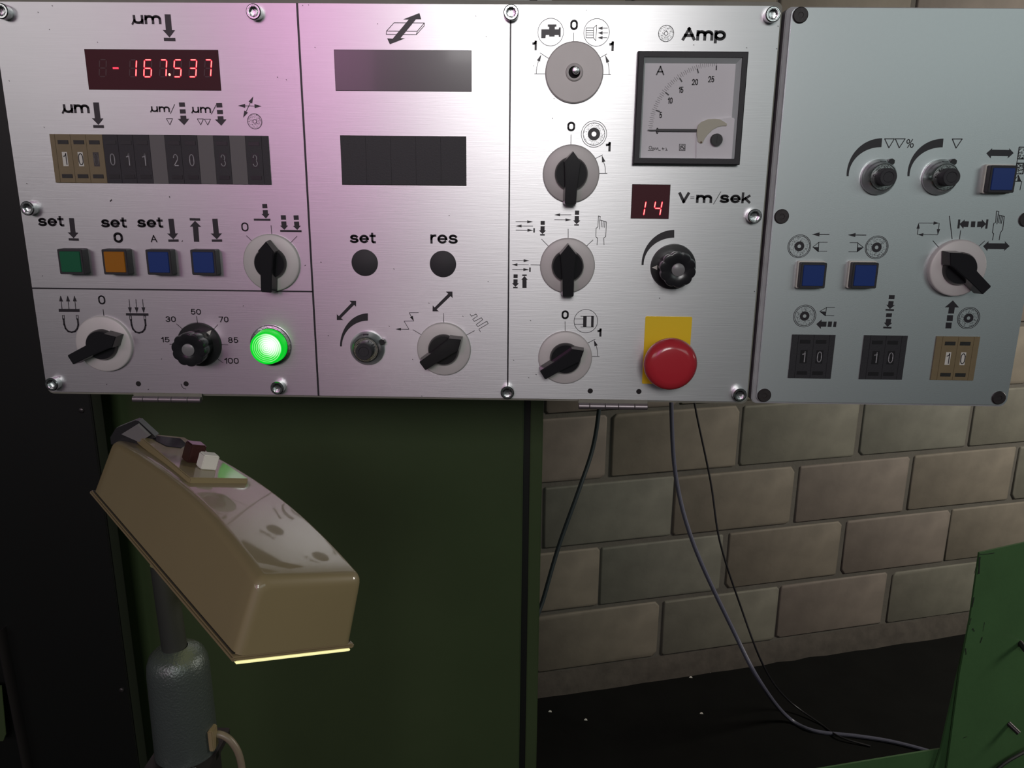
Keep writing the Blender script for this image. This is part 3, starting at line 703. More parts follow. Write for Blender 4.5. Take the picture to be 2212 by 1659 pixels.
# right section
def circ(mb, k, cx, cy, R, t=1.0):
    p = P(k, cx, cy); r = mmk(k, cx, cy, R); mb.ring(p.x, p.z, r - max(t, 1.2) * 0.000413, r, 64)
mb = MB(); circ(mb, 'g', 470, 312, 223)
mb.pk('g', [(310, 262), (443, 262), (443, 220), (420, 218), (420, 178), (570, 178), (570, 218), (542, 220), (542, 262), (607, 262), (612, 230), (643, 230), (640, 395), (610, 395), (607, 362), (540, 362), (538, 387), (445, 387), (443, 360), (388, 362), (383, 415), (308, 415)])
mb.done('printed_tap', M['print'], main)
mb = MB(); circ(mb, 'g', 1253, 318, 223)
mb.stroke('g', [(1075, 240), (1200, 240), (1200, 408), (1075, 408)], 1.0, close=True)
for y in (280, 322, 362): mb.stroke('g', [(1075, y), (1200, y)], 0.9)
mb.stroke('g', [(1200, 240), (1255, 190), (1243, 458), (1200, 408)], 1.0)
for y, xt in ((243, 1445), (325, 1450), (407, 1435)): mb.arrow('g', (xt, y), (1272, y), 1.0, 7, 10.5)
mb.done('printed_vent', M['print'], main)
word('0', 'g', (803, 97, 936, 277), main, 4.4); word('1', 'g', (158, 455, 234, 621), main, 4.9, name='printed_number'); word('1', 'g', (1470, 468, 1548, 633), main, 4.9, name='printed_number')
def swing(k, segs, arc, head, parent):
    mb = MB()
    for s_ in segs: mb.stroke(k, s_, 0.9)
    mb.stroke(k, arc, 0.8); mb.arrow(k, head[0], head[1], 0.8, head[2], head[3]); return mb.done('printed_swing_arrow', M['print'], parent)
swing('g', ([(290, 665), (435, 760)], [(193, 1023), (380, 1023)]), [(224, 1022), (226, 970), (234, 910), (258, 815)], ((258, 812), (312, 688), 7.5, 15), main)
swing('g', ([(1430, 683), (1310, 750)], [(1370, 1033), (1497, 1035)]), [(1468, 1033), (1468, 960), (1462, 900), (1449, 835)], ((1449, 832), (1400, 700), 7.5, 16), main)
ticks('g', (((867, 322), (863, 486)),), 1.1, main)
word('Amp', 5, (1390, 215, 1735, 339), main, 6.3)
wheel(5, 1265, 262, 62, main, inner=16)
word('0', 5, (491, 953, 553, 1029), main, 4.4)
wheel(5, 700, 1050, 101, main, r2=86, rb=48, rw=19)
word('1', 5, (793, 1113, 831, 1186), main, 4.9, name='printed_number')
ticks(5, (((520, 1055), (519, 1136)),), 1.0, main)
swing(5, ([(768, 1213), (707, 1244)], [(740, 1358), (803, 1358)]), [(790, 1357), (788, 1310), (777, 1272)], ((777, 1271), (762, 1216), 8, 15), main)
word('V', 5, (1361, 1506, 1449, 1590), main, 6.2); word('m', 5, (1500, 1526, 1627, 1590), main, 5.8); word('sek', 5, (1688, 1506, 1928, 1592), main, 5.3)
mb = MB(); mb.stroke(5, [(1456, 1543), (1485, 1543)], 1.2); mb.stroke(5, [(1456, 1555), (1485, 1555)], 1.2); mb.done('printed_equals_sign', M['print'], main)
mb = MB(); mb.stroke(5, [(1694, 1502), (1636, 1600)], 1.0); mb.done('printed_slash', M['print'], main)
# arrow groups round the third rotary switch
mb = MB(); mb.arrow(6, (520, 123), (386, 123), 0.9, 6.5, 13.5); mb.arrow(6, (387, 161), (521, 162), 0.9, 6.5, 13.5); mb.done('printed_arrow', M['print'], main)
DW = dict(ws=9.6, wh=16.5, lh=8, d=((0, 0.40), (0.54, 1)))
def dwarf(k, tail, tip, bar):
    mb = MB(); mb.arrow(k, tail, tip, 9.6, 16.5, 8.5, dash=((0, 0.42), (0.56, 1)), bar=bar); mb.done('printed_arrow', M['print'], main)
dwarf(6, (565, 90), (561, 196), (10.5, 3.2, 0)); dwarf(6, (297, 170), (295, 273), (10.5, 3.2, 0)); dwarf(6, (86, 587), (84, 684), (10.5, 3.2, 0))
mb = MB(); mb.arrow(6, (86, 176), (222, 177), 0.9, 6.5, 13.5); mb.arrow(6, (221, 210), (86, 210), 0.9, 6.5, 13.5); mb.arrow(6, (87, 242), (224, 244), 0.9, 6.5, 13.5, bar=(10, 3.4)); mb.done('printed_arrow', M['print'], main)
mb = MB(); mb.arrow(6, (59, 480), (194, 480), 0.9, 6.5, 13.5); mb.arrow(6, (188, 512), (54, 511), 0.9, 6.5, 13.5); mb.arrow(6, (60, 549), (192, 550), 0.9, 6.5, 13.5, bar=(10, 3.4)); mb.done('printed_arrow', M['print'], main)
mb = MB(); mb.arrow(6, (155, 693), (155, 599), 9.8, 15, 9, bar=(10.5, 3.2, 0)); mb.done('printed_arrow', M['print'], main)
def hand(k, parts, wpx, parent):
    mb = MB()
    for q_ in parts: mb.stroke(k, q_, wpx)
    return mb.done('printed_hand', M['print'], parent)
hand(6, ([(720, 357), (725, 305), (712, 295), (713, 228), (727, 217), (731, 132), (745, 135), (742, 162), (793, 178), (788, 293), (773, 302), (775, 357)], [(742, 162), (740, 235)], [(755, 166), (753, 218)], [(768, 170), (765, 220)], [(781, 174), (778, 222)]), 0.95, main)
ticks(6, (((495, 233), (495, 300)), ((288, 312), (339, 364)), ((690, 318), (641, 363)), ((203, 512), (276, 514)), ((471, 955), (472, 1028))), 1.0, main)
wedge(6, 1067, 1083, 515, 1322, 240, 301, main)
word('0', 6, (444, 867, 500, 936), main, 4.4)
mb = MB(); circ(mb, 6, 633, 951, 94)
mb.pk('h', [(960, 290), (1025, 290), (1020, 494), (955, 493)]); mb.pk('h', [(1110, 287), (1160, 287), (1153, 495), (1107, 494)])
for a, b_ in (((910, 289), (1160, 289)), ((910, 493), (1155, 494)), ((795, 340), (960, 340)), ((795, 440), (957, 440))): mb.stroke('h', [a, b_], 1.0)
mb.done('printed_coil', M['print'], main)
word('1', 'h', (1227, 520, 1304, 674), main, 4.9, name='printed_number')
swing('h', ([(1185, 722), (1038, 799)], [(1110, 1045), (1265, 1047)]), [(1233, 1043), (1231, 980), (1222, 920), (1210, 865)], ((1208, 862), (1160, 733), 8, 15.5), main)

# ---- rotary switches
def fin(X, Z, d, h0, h1, R_tip, R_tail):
    """pointer handle: arrow head towards d, grip tail behind"""
    n = Vector((-d.y, d.x))
    def q(s, t): return (X + d.x * s + n.x * t, Z + d.y * s + n.y * t)
    base = [q(R_tip, 0), q(R_tip - 0.0092, 0.0082), q(R_tip - 0.013, 0.0078), q(-0.010, 0.0066), q(-R_tail + 0.001, 0.0062), q(-R_tail, 0.0050),
            q(-R_tail, -0.0050), q(-R_tail + 0.001, -0.0062), q(-0.010, -0.0066), q(R_tip - 0.013, -0.0078), q(R_tip - 0.0092, -0.0082)]
    top = [q(R_tip - 0.0008, 0), q(R_tip - 0.0098, 0.0074), q(R_tip - 0.0132, 0.0066), q(-0.010, 0.0053), q(-R_tail + 0.0014, 0.0050), q(-R_tail + 0.0006, 0.0042),
           q(-R_tail + 0.0006, -0.0042), q(-R_tail + 0.0014, -0.0050), q(-0.010, -0.0053), q(R_tip - 0.0132, -0.0066), q(R_tip - 0.0098, -0.0074)]
    return prism(base, h0, h1, top, bev=0.0006)
def rotary(k, cx, cy, R, tip, tail, parent, disc_h=0.0035, hh=0.0185, label='grey round switch with black pointer handle'):
    p = P(k, cx, cy); r = mmk(k, cx, cy, R)
    d_o = link('rotary_switch', lathe(p.x, p.z, [(r, 0), (r, disc_h - 0.0012), (r - 0.0004, disc_h - 0.0005), (r - 0.0014, disc_h), (0.014, disc_h + 0.0003), (0, disc_h + 0.0003)], 64), M['disc'], parent, origin=(p.x, 0, p.z), label=label)
    a, b_ = onY(*tip, -hh), onY(*tail, -hh); d = Vector((a.x - b_.x, a.z - b_.z)); L = d.length; d.normalize()
    link('hub', lathe(p.x, p.z, [(0.0152, disc_h), (0.0150, disc_h + 0.004), (0.0138, disc_h + 0.0065), (0.0134, disc_h + 0.0065), (0, disc_h + 0.0063)], 48), M['black_gloss'], d_o)
    mid = Vector((p.x, p.z)); s_tip = (Vector((a.x, a.z)) - mid).dot(d); s_tail = (mid - Vector((b_.x, b_.z))).dot(d)
    s_tip = max(0.016, min(0.024, s_tip)); s_tail = max(0.022, min(0.031, s_tail))
    link('handle', fin(p.x, p.z, d, disc_h + 0.002, hh, s_tip + 0.0006, s_tail + 0.0004), M['black_gloss'], d_o, label='black pointer handle')
    return d_o
rotary(2, 1858, 528, 192, (580, 521.8), (580.7, 632.6), main)
rotary('p', 227, 742, 60.3, (259, 725.6), (152, 780), main)
rotary(4, 1204, 1181, 218, (996.7, 733.8), (912, 792), main)
rotary(5, 520, 1362, 221, (1237.5, 326.8), (1231, 442), main)
rotary(6, 489, 517.5, 213, (1226.1, 528.4), (1225.3, 641.5), main)
rotary(6, 471, 1232, 209, (1261.1, 756.5), (1171, 810), main)
# joystick stub
p = P('g', 871, 1005); r = mmk('g', 871, 1005, 496)
jd = link('joystick_switch', lathe(p.x, p.z, [(r, 0), (r, 0.0022), (r - 0.001, 0.0030), (0.0122, 0.0031), (0.0078, 0.0031), (0.0072, 0.0046), (0.0064, 0.0050), (0.0052, 0.0046), (0.0050, 0.0012), (0, 0.0010)], 64), M['disc'], main, origin=(p.x, 0, p.z), label='grey round switch with bare steel stub')
link('socket', lathe(p.x, p.z, [(0.0051, 0.0012), (0.0050, 0.0040), (0.0044, 0.0016), (0, 0.0015)], 32), M['dark_hole'], jd)
q_ = P('g', 903, 962, 0.008)
link('stub', lathe(q_.x, q_.z, [(0.0034, 0.0012), (0.0034, 0.0075), (0.0028, 0.0084), (0.0012, 0.0088), (0, 0.0088)], 28), M['chrome'], jd, label='bare steel shaft stub')

# ---- push buttons
def button(k, cx, cy, lens, parent, label, collar=False, hh=0.0108):
    q_ = P(k, cx, cy, hh); X, Z = q_.x, q_.z; s = 0.0119
    bo = link('push_button', prism(rrect(X - s, X + s, Z - s, Z + s, 0.0012, 3), 0.0, hh, bev=0.0005), M['matt_black'], parent, origin=(X, 0, Z), label=label)
    if collar: link('collar', prism(rrect(X - s - 0.0009, X + s + 0.0009, Z - s - 0.0009, Z + s + 0.0009, 0.0014, 3), 0.0, 0.0042, bev=0.0004), M['white'], bo, label='pale collar')
    l = 0.0098
    link('lens', prism(rrect(X - l, X + l, Z - l, Z + l, 0.0008, 3), hh, hh + 0.0009, [(X + (x - X) * 0.96, Z + (z - Z) * 0.96) for x, z in rrect(X - l, X + l, Z - l, Z + l, 0.0008, 3)]), lens, bo)
    return bo
button(2, 483, 523, M['green_lens'], main, 'dark green square push button')
button(2, 785, 525, M['amber_lens'], main, 'amber square push button')
button(2, 1084, 527, M['blue_lens'], main, 'blue square push button')
button(2, 1389, 528, M['blue_lens'], main, 'blue square push button')

# ---- scalloped knobs
def lobed(R, amp, n, ph=0.0): return lambda a: R + amp * (abs(math.cos(n * (a + ph) / 2)) ** 0.6 - 0.6)
def big_knob(k, cx, cy, R, parent, pointer_ang, hh=0.027):
    p = P(k, cx, cy); r = mmk(k, cx, cy, R)
    ko = link('control_knob', lathe(p.x, p.z, [(r, 0.0006), (r - 0.0002, 0.0014), (r * 0.97, 0.0028), (r * 0.6, 0.0034), (0, 0.0034)], 64), M['black'], parent, origin=(p.x, 0, p.z), label='black scalloped control knob')
    lb = lambda s: lobed(0.0152 * s, 0.0016 * s, 10, 0.2)
    link('grip', lathe(p.x, p.z, [(0.0148, 0.0030), (lb(0.98), 0.008), (lb(1.05), hh - 0.0015), (lb(1.01), hh - 0.0002), (lb(0.95), hh), (0.0075, hh), (0.0066, hh - 0.0004), (0, hh - 0.0004)], 100), M['black_gloss'], ko)
    link('cap', lathe(p.x, p.z, [(0.0060, hh - 0.0004), (0.0060, hh + 0.0002), (0.0054, hh + 0.0006), (0, hh + 0.0007)], 32), M['cap_grey'], ko, label='grey centre cap')
    a = pointer_ang; d = Vector((math.cos(a), math.sin(a))); n = Vector((-d.y, d.x)); c = Vector((p.x, p.z))
    bm = bmesh.new()
    v = [c + d * (r * 0.955), c + d * (r * 0.72) + n * 0.0022, c + d * (r * 0.72) - n * 0.0022]
    hs = (0.0037, 0.0037, 0.0037)
    bm.faces.new([bm.verts.new((w_.x, -h_, w_.y)) for w_, h_ in zip(v, hs)])
    link('pointer', bm, M['white'], ko, smooth=0, label='white pointer mark')
M['cap_grey'] = mat('grey_cap', (0.20, 0.20, 0.20), 0.3)
big_knob('i', 598, 543, 352, main, math.radians(46))
big_knob(6, 1312, 527, 177, main, math.radians(182))

# ---- counting dials
def dial(k, cx, cy, R, parent, lever_ang, nums, hh=0.020, hd=0.011):
    p = P(k, cx, cy); r = mmk(k, cx, cy, R)
    do = link('counting_dial', lathe(p.x, p.z, [(r, 0.0004), (r, 0.0030), (r - 0.0004, 0.0036), (r * 0.97, 0.0040), (r * 0.76, hd - 0.0006), (r * 0.72, hd), (r * 0.70, hd - 0.0004), (0.004, hd - 0.0004)], 64), M['turned'], parent, origin=(p.x, 0, p.z), label='small turned metal counting dial with black knob')
    rd = r * 0.69
    mb = MB(hd - 0.0002)
    for i in range(50):
        a = 2 * PI * i / 50; r0 = rd * (0.86 if i % 5 else 0.80)
        d = Vector((math.cos(a), math.sin(a))); n = Vector((-d.y, d.x)) * 0.00013; c = Vector((p.x, p.z))
        mb.poly([tuple(c + d * r0 + n), tuple(c + d * rd + n), tuple(c + d * rd - n), tuple(c + d * r0 - n)])
    mb.done('scale_marks', M['print'], do)
    for s, ang in nums:
        a = math.radians(ang); rc = rd * 0.75; X, Z = p.x + rc * math.cos(a), p.z + rc * math.sin(a); wd = 0.0009 * (1 if len(s) == 1 else 2.2)
        mb = MB(hd - 0.0002); fit_text(mb, s, X - wd, X + wd, Z - 0.00115, Z + 0.00115, 0.0004, 0.6, rot=a - PI / 2)
        mb.done('scale_number', M['print'], do)
    link('knob', lathe(p.x, p.z, [(r * 0.50, hd - 0.0004), (r * 0.49, hh - 0.0012), (r * 0.46, hh), (r * 0.30, hh), (r * 0.27, hh - 0.0004), (0, hh - 0.0004)], 40), M['matt_black'], do, label='black plastic knob')
    wx = p.x; wz = p.z + r * 0.86
    link('counter_window', prism([(wx - 0.0024, wz - 0.0016), (wx + 0.0024, wz - 0.0016), (wx + 0.0028, wz + 0.0012), (wx - 0.0028, wz + 0.0012)], 0.0035, 0.0078, [(wx - 0.0022, wz - 0.0022), (wx + 0.0022, wz - 0.0022), (wx + 0.0026, wz + 0.0002), (wx - 0.0026, wz + 0.0002)]), M['label_dark'], do)
    a = math.radians(lever_ang); d = Vector((math.cos(a), math.sin(a))); n = Vector((-d.y, d.x)); c = Vector((p.x, p.z))
    q2 = [c + d * (r - 0.003) + n * 0.0022, c + d * (r + 0.0006) + n * 0.0030, c + d * (r + 0.0026) + n * 0.0012, c + d * (r + 0.0026) - n * 0.0016, c + d * (r + 0.0004) - n * 0.0030, c + d * (r - 0.003) - n * 0.0022]
    link('brake_lever', prism([tuple(v) for v in q2], 0.0010, 0.0060, bev=0.0005), M['black'], do, label='black brake lever')
dial('p', 794.5, 751, 36.6, main, 24, (('50', 28), ('40', 62), ('20', 142)))

# ---- emergency stop
pts = [P(6, x, y, 0.0004) for x, y in ((1102, 913), (1460, 917), (1427, 1442), (1066, 1438))]
x0, x1 = (pts[0].x + pts[3].x) / 2, (pts[1].x + pts[2].x) / 2; z1, z0 = (pts[0].z + pts[1].z) / 2, (pts[2].z + pts[3].z) / 2
es = link('emergency_stop', prism(rrect(x0, x1, z0, z1, 0.0012, 3), 0.0, 0.0009), M['yellow'], main, origin=(x0 / 2 + x1 / 2, 0, z0 / 2 + z1 / 2), label='yellow plate under a red mushroom emergency button')
q_ = P(6, 1297, 1292, 0.031)
link('stem', lathe(q_.x, q_.z, [(0.0130, 0.0009), (0.0128, 0.006), (0.0098, 0.0065), (0.0098, 0.022)], 40), M['black'], es)
link('mushroom_head', lathe(q_.x, q_.z, [(0.0100, 0.018), (0.0222, 0.0205), (0.0242, 0.0228), (0.0250, 0.0262), (0.0247, 0.0295), (0.0232, 0.0328), (0.0205, 0.0352), (0.0168, 0.0366), (0.0160, 0.03675), (0.0120, 0.0373), (0.006, 0.0377), (0, 0.0378)], 72), M['red'], es, smooth=60, label='red mushroom button')

# ---- green indicator lamp
pb = P('i', 1738, 560); rb_ = mmk('i', 1738, 560, 328)
gi = link('indicator_lamp', lathe(pb.x, pb.z, [(rb_, 0), (rb_, 0.0012), (rb_ - 0.0006, 0.0020), (0.0174, 0.0024), (0.0170, 0.0034), (0, 0.0034)], 64), M['chrome'], main, origin=(pb.x, 0, pb.z), label='round green lamp, lit')
link('lens_side', lathe(pb.x, pb.z, [(0.0171, 0.0030), (0.0168, 0.0065), (0.0160, 0.0138), (0.0154, 0.0150), (0.0147, 0.0150)], 64), M['lit_side'], gi, label='lit green lens rim')
link('lens', lathe(pb.x, pb.z, [(0.0148, 0.0150), (0.0146, 0.0146), (0.008, 0.0148), (0, 0.0149)], 64), M['lit_lens'], gi, origin=(pb.x, 0, pb.z), label='ringed lit green lens')

# ---- displays
SEG = {'0': 'abcdef', '1': 'bc', '2': 'abged', '3': 'abgcd', '4': 'fgbc', '5': 'afgcd', '6': 'afgcde', '7': 'abc', '8': 'abcdefg', '-': 'g'}
def seven(ch, X, Z, w_, h_, parent, h, slant=0.15, ghost=True, sw=0.0011):
    hw, hh_ = w_ / 2, h_ / 2
    L = {'a': ((-hw, hh_), (hw, hh_)), 'g': ((-hw, 0), (hw, 0)), 'd': ((-hw, -hh_), (hw, -hh_)), 'f': ((-hw, hh_), (-hw, 0)), 'b': ((hw, hh_), (hw, 0)), 'e': ((-hw, 0), (-hw, -hh_)), 'c': ((hw, 0), (hw, -hh_))}
    def add(mb, s, tw, g):
        (ax, az), (bx, bz) = L[s]; a = Vector((X + ax + az * slant, Z + az)); b_ = Vector((X + bx + bz * slant, Z + bz)); d = (b_ - a).normalized(); n = Vector((-d.y, d.x))
        a, b_ = a + d * g, b_ - d * g
        mb.poly([tuple(a), tuple(a + d * tw / 2 + n * tw / 2), tuple(b_ - d * tw / 2 + n * tw / 2), tuple(b_), tuple(b_ - d * tw / 2 - n * tw / 2), tuple(a + d * tw / 2 - n * tw / 2)])
    if ghost:
        mg_ = MB(h + 0.00005); k_ = 0
        for s in 'abcdefg':
            if s not in SEG.get(ch, ''): add(mg_, s, sw * 0.9, 0.0006); k_ += 1
        if k_: mg_.done('unlit_segments', M['led_off'], parent)
        else: mg_.bm.free()
    if ch in SEG:
        mb = MB(h + 0.0001)
        for s in SEG[ch]: add(mb, s, sw * 1.15, 0.0003)
        mb.done('digit', M['led'], parent, label='lit red digit')
        mb = MB(h + 0.00016)
        for s in SEG[ch]: add(mb, s, sw * 0.42, 0.0010)
        mb.done('digit_core', M['led_core'], parent)
def window(name, corners, h0, h1, material, parent, label, k='p', inset=0.0):
    q_ = [P(k, x, y) for x, y in corners]
    x0, x1 = (q_[0].x + q_[3].x) / 2, (q_[1].x + q_[2].x) / 2; z1, z0 = (q_[0].z + q_[1].z) / 2, (q_[2].z + q_[3].z) / 2
    o = link(name, box(x0, x1, z0, z1, h0, h1), material, parent, origin=((x0 + x1) / 2, 0, (z0 + z1) / 2), label=label, smooth=0)
    # thin dark edge of the cut-out
    mb = MB(0.00012); e = 0.0004
    for a, b_, c, d in ((x0 - e, x1 + e, z1, z1 + e), (x0 - e, x1 + e, z0 - e, z0), (x0 - e, x0, z0, z1), (x1, x1 + e, z0, z1)): mb.poly([(a, c), (b_, c), (b_, d), (a, d)])
    mb.done('cut_edge', M['seam'], o)
    return o, x0, x1, z0, z1
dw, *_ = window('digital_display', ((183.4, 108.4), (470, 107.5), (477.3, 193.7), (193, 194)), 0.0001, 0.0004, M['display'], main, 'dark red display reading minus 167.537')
for ch, x0, x1 in ((' ', 258, 372), ('1', 742, 850), ('6', 970, 1092), ('7', 1222, 1330), ('5', 1446, 1565), ('3', 1690, 1806), ('7', 1934, 2042)):
    p = P('b', (x0 + x1) / 2, 389 if ch != ' ' else 385); w_ = P('b', x1, 389).x - P('b', x0, 389).x; seven(ch, p.x, p.z, w_ * 0.94, 0.0143, dw, 0.0005)
p = P('b', 521, 387); mb = MB(0.0006); mb.poly([(p.x - 0.0026, p.z - 0.0007), (p.x + 0.0026, p.z - 0.0007), (p.x + 0.0026, p.z + 0.0007), (p.x - 0.0026, p.z + 0.0007)]); mb.done('minus_sign', M['led'], dw, label='lit red minus sign')
p = P('b', 1378, 489); mb = MB(0.0006); mb.ring(p.x, p.z, 0, 0.0011, 20); mb.done('decimal_point', M['led_core'], dw, label='lit decimal point')
window('blank_display', ((722.2, 108.8), (1017.4, 109.2), (1018, 196.8), (726, 195.8)), 0.0001, 0.0005, M['smoke'], main, 'glossy smoky unlit display window')
fp_, fx0, fx1, fz0, fz1 = window('filler_panel', ((736, 293.2), (1006, 295.8), (1007, 401), (739.5, 398)), 0.0001, 0.0003, M['seam'], main, 'matt black filler panel over an unused cut-out')
nf = 5
for i in range(nf):
    a, b_ = fx0 + (fx1 - fx0) * i / nf, fx0 + (fx1 - fx0) * (i + 1) / nf
    link('filler_strip', box(a + 0.00005, b_ - 0.00005, fz0 + 0.0002, fz1 - 0.0002, 0.0003, 0.0009, bev=0.00012), M['filler_black'] if 'filler_black' in M else M['matt_black'], fp_)
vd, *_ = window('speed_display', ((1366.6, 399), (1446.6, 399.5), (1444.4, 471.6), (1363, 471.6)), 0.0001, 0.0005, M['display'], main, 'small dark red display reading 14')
for ch, cx_ in (('1', 1091), ('4', 1192)):
    p = P(6, cx_, 72); seven(ch, p.x - (0.0030 if ch == '1' else 0), p.z, 0.0062, 0.0132, vd, 0.0005, slant=0.13, ghost=False)
    
# ---- round plugs
for cx_, cy_ in ((558, 481), (1195, 491)):
    p = P(4, cx_, cy_); r = mmk(4, cx_, cy_, 107)
    link('blanking_plug', lathe(p.x, p.z, [(r, 0.0001), (r, 0.0006), (r - 0.0004, 0.0008), (0, 0.0008)], 56), M['plug'], main, label='round black blanking plug')

# ---- ammeter
cs = [P('c', x, y, 0.008) for x, y in ((45, 60), (1550, 73), (1430, 1607), (-2, 1590))]
X0, X1 = (cs[0].x + cs[3].x) / 2, (cs[1].x + cs[2].x) / 2; Z1, Z0 = (cs[0].z + cs[1].z) / 2, (cs[2].z + cs[3].z) / 2
wn = [P('c', x, y, 0.008) for x, y in ((135, 130), (1470, 158), (1362, 1528), (65, 1512))]
w0, w1 = (wn[0].x + wn[3].x) / 2, (wn[1].x + wn[2].x) / 2; wz1, wz0 = (wn[0].z + wn[1].z) / 2, (wn[2].z + wn[3].z) / 2
am = empty('ammeter', ((X0 + X1) / 2, 0, (Z0 + Z1) / 2)); am.parent = main; am.location = ORG[am] - ORG[main]; am['label'] = 'square ammeter in a black frame'
bm = bmesh.new()
O = [bm.verts.new((x, 0, z)) for x, z in ((X0, Z0), (X1, Z0), (X1, Z1), (X0, Z1))]
e = 0.0008
T = [bm.verts.new((x, -0.0080, z)) for x, z in ((X0 + e, Z0 + e), (X1 - e, Z0 + e), (X1 - e, Z1 - e), (X0 + e, Z1 - e))]
O2 = [bm.verts.new((x, -0.0072, z)) for x, z in ((X0, Z0), (X1, Z0), (X1, Z1), (X0, Z1))]
I = [bm.verts.new((x, -0.0080, z)) for x, z in ((w0, wz0), (w1, wz0), (w1, wz1), (w0, wz1))]
I2 = [bm.verts.new((x, -0.0068, z)) for x, z in ((w0 + 0.0003, wz0 + 0.0003), (w1 - 0.0003, wz0 + 0.0003), (w1 - 0.0003, wz1 - 0.0003), (w0 + 0.0003, wz1 - 0.0003))]
for A, B in ((O, O2), (O2, T), (T, I), (I, I2)):
    for i in range(4): bm.faces.new([A[i], A[(i + 1) % 4], B[(i + 1) % 4], B[i]])
bmesh.ops.recalc_face_normals(bm, faces=bm.faces)
link('frame', bm, M['matt_black'], am, smooth=0, label='black square frame')
f0, f1, fz0_, fz1_ = w0 + 0.0022, w1 - 0.0042, wz0 + 0.0006, wz1 - 0.0046
bm = bmesh.new()
A = [bm.verts.new((x, -0.0068, z)) for x, z in ((w0, wz0), (w1, wz0), (w1, wz1), (w0, wz1))]; B = [bm.verts.new((x, -0.0012, z)) for x, z in ((f0, fz0_), (f1, fz0_), (f1, fz1_), (f0, fz1_))]
for i in range(4): bm.faces.new([A[i], A[(i + 1) % 4], B[(i + 1) % 4], B[i]])
link('surround', bm, M['meter_wall'], am, smooth=0, label='pale sloping surround')
link('face', box(f0 - 0.0001, f1 + 0.0001, fz0_ - 0.0001, fz1_ + 0.0001, 0.0002, 0.0013), M['meter_face'], am, smooth=0, label='white scale face')
FH = 0.0015
cc = P('c', 1062, 1137, FH); cen = Vector((cc.x, cc.z)); rO = cc.x - P('c', 185, 1135, FH).x
mb = MB(FH)
for i in range(51):
    a = PI - PI / 2 * i / 50 * 0.992; d = Vector((math.cos(a), math.sin(a))); n = Vector((-d.y, d.x)) * (0.00013)
    r0 = rO * (0.935 if i % 2 else 0.925)
    r1 = rO * (1.0 if i % 2 == 0 else 0.985)
    mb.poly([tuple(cen + d * r0 + n), tuple(cen + d * r1 + n), tuple(cen + d * r1 - n), tuple(cen + d * r0 - n)])
mb.done('scale_marks', M['scale_grey'], am)
mb = MB(FH + 0.00005)
for i in range(1, 6):
    a = PI - PI / 2 * i / 5 * 0.992; d = Vector((math.cos(a), math.sin(a))); n = Vector((-d.y, d.x)) * 0.00055
    mb.poly([tuple(cen + d * rO * 0.872 + n), tuple(cen + d * rO * 0.937 + n), tuple(cen + d * rO * 0.937 - n), tuple(cen + d * rO * 0.872 - n)])
mb.done('major_marks', M['print'], am)
for s, bx in (('A', (298, 265, 408, 390)), ('5', (342, 888, 376, 972)), ('10', (455, 692, 520, 776)), ('15', (604, 546, 665, 630)), ('20', (782, 441, 864, 524)), ('25', (1002, 402, 1083, 487)), ('0', (296, 1102, 328, 1185))):
    word(s, 'c', bx, am, 2.7 if s == 'A' else 1.9, name='scale_number', h=FH + 0.0001, gap=0.5)
mb = MB(FH + 0.0001)
mb.stroke('c', [(612, 1325), (690, 1327), (688, 1410), (610, 1408)], 0.6, close=True); circ(mb, 'c', 650, 1368, 33, 0.5); mb.stroke('c', [(620, 1395), (650, 1350), (680, 1395)], 0.5); mb.stroke('c', [(625, 1345), (675, 1390)], 0.5)
circ(mb, 'c', 215, 1372, 22, 0.5); mb.stroke('c', [(188, 1408), (262, 1408)], 0.6)
for x in (255, 285, 315): mb.stroke('c', [(x - 10, 1400), (x - 6, 1375), (x + 6, 1375), (x + 10, 1400)], 0.5)
mb.stroke('c', [(330, 1408), (355, 1408)], 0.6); mb.stroke('c', [(375, 1385), (408, 1385)], 0.5); mb.stroke('c', [(385, 1370), (390, 1405)], 0.5); mb.stroke('c', [(430, 1372), (438, 1405)], 0.6); mb.stroke('c', [(422, 1406), (450, 1406)], 0.5)
mb.done('small_print', M['scale_grey'], am)
NH = 0.0032
mb = MB(NH); mb.pk('c', [(330, 1116), (860, 1120), (860, 1156), (330, 1152), (290, 1143), (225, 1146), (180, 1137), (182, 1128), (225, 1130), (290, 1128)])
mb.done('needle', M['print'], am, label='black needle resting on zero')
q_ = [P('c', x, y, 0.0040) for x, y in ((846, 1165), (880, 1060), (960, 1000), (1100, 985), (1300, 960), (1392, 985), (1362, 1528), (835, 1520))]
link('movement_cover', prism([(p.x, p.z) for p in q_], 0.0012, 0.0040, bev=0.0004), M['meter_face'], am, label='white cover over the movement')
q_ = [P('c', x, y, 0.0050) for x, y in ((850, 1120), (868, 1062), (915, 1020), (1000, 986), (1090, 980), (1155, 986), (1205, 1012), (1256, 1048), (1250, 1078), (1190, 1078), (1130, 1092), (1060, 1130), (1000, 1188), (955, 1245), (925, 1308), (895, 1316), (860, 1288), (848, 1200))]
link('cream_cover', prism([(p.x, p.z) for p in q_], 0.0036, 0.0050, bev=0.0003), M['cream'], am, label='crescent shaped cream cover')
p = P('c', 905, 1298, 0.0052); link('rivet', lathe(p.x, p.z, [(0.0009, 0.0049), (0.0008, 0.0054), (0, 0.0055)], 12), M['brown'], am)
p = P('c', 1120, 1263, 0.0085); rr_ = mmk('c', 1120, 1263, 81, 0.0085)
link('zero_screw', lathe(p.x, p.z, [(rr_, 0.003), (rr_, 0.0078), (rr_ - 0.0004, 0.0086), (0, 0.0086)], 36), M['black'], am, label='round black zero screw')
link('screw_slot', box(p.x - 0.0002, p.x + 0.0002, p.z - 0.0034, p.z + 0.0034, 0.0086, 0.00868), M['seam_black'], am, smooth=0)
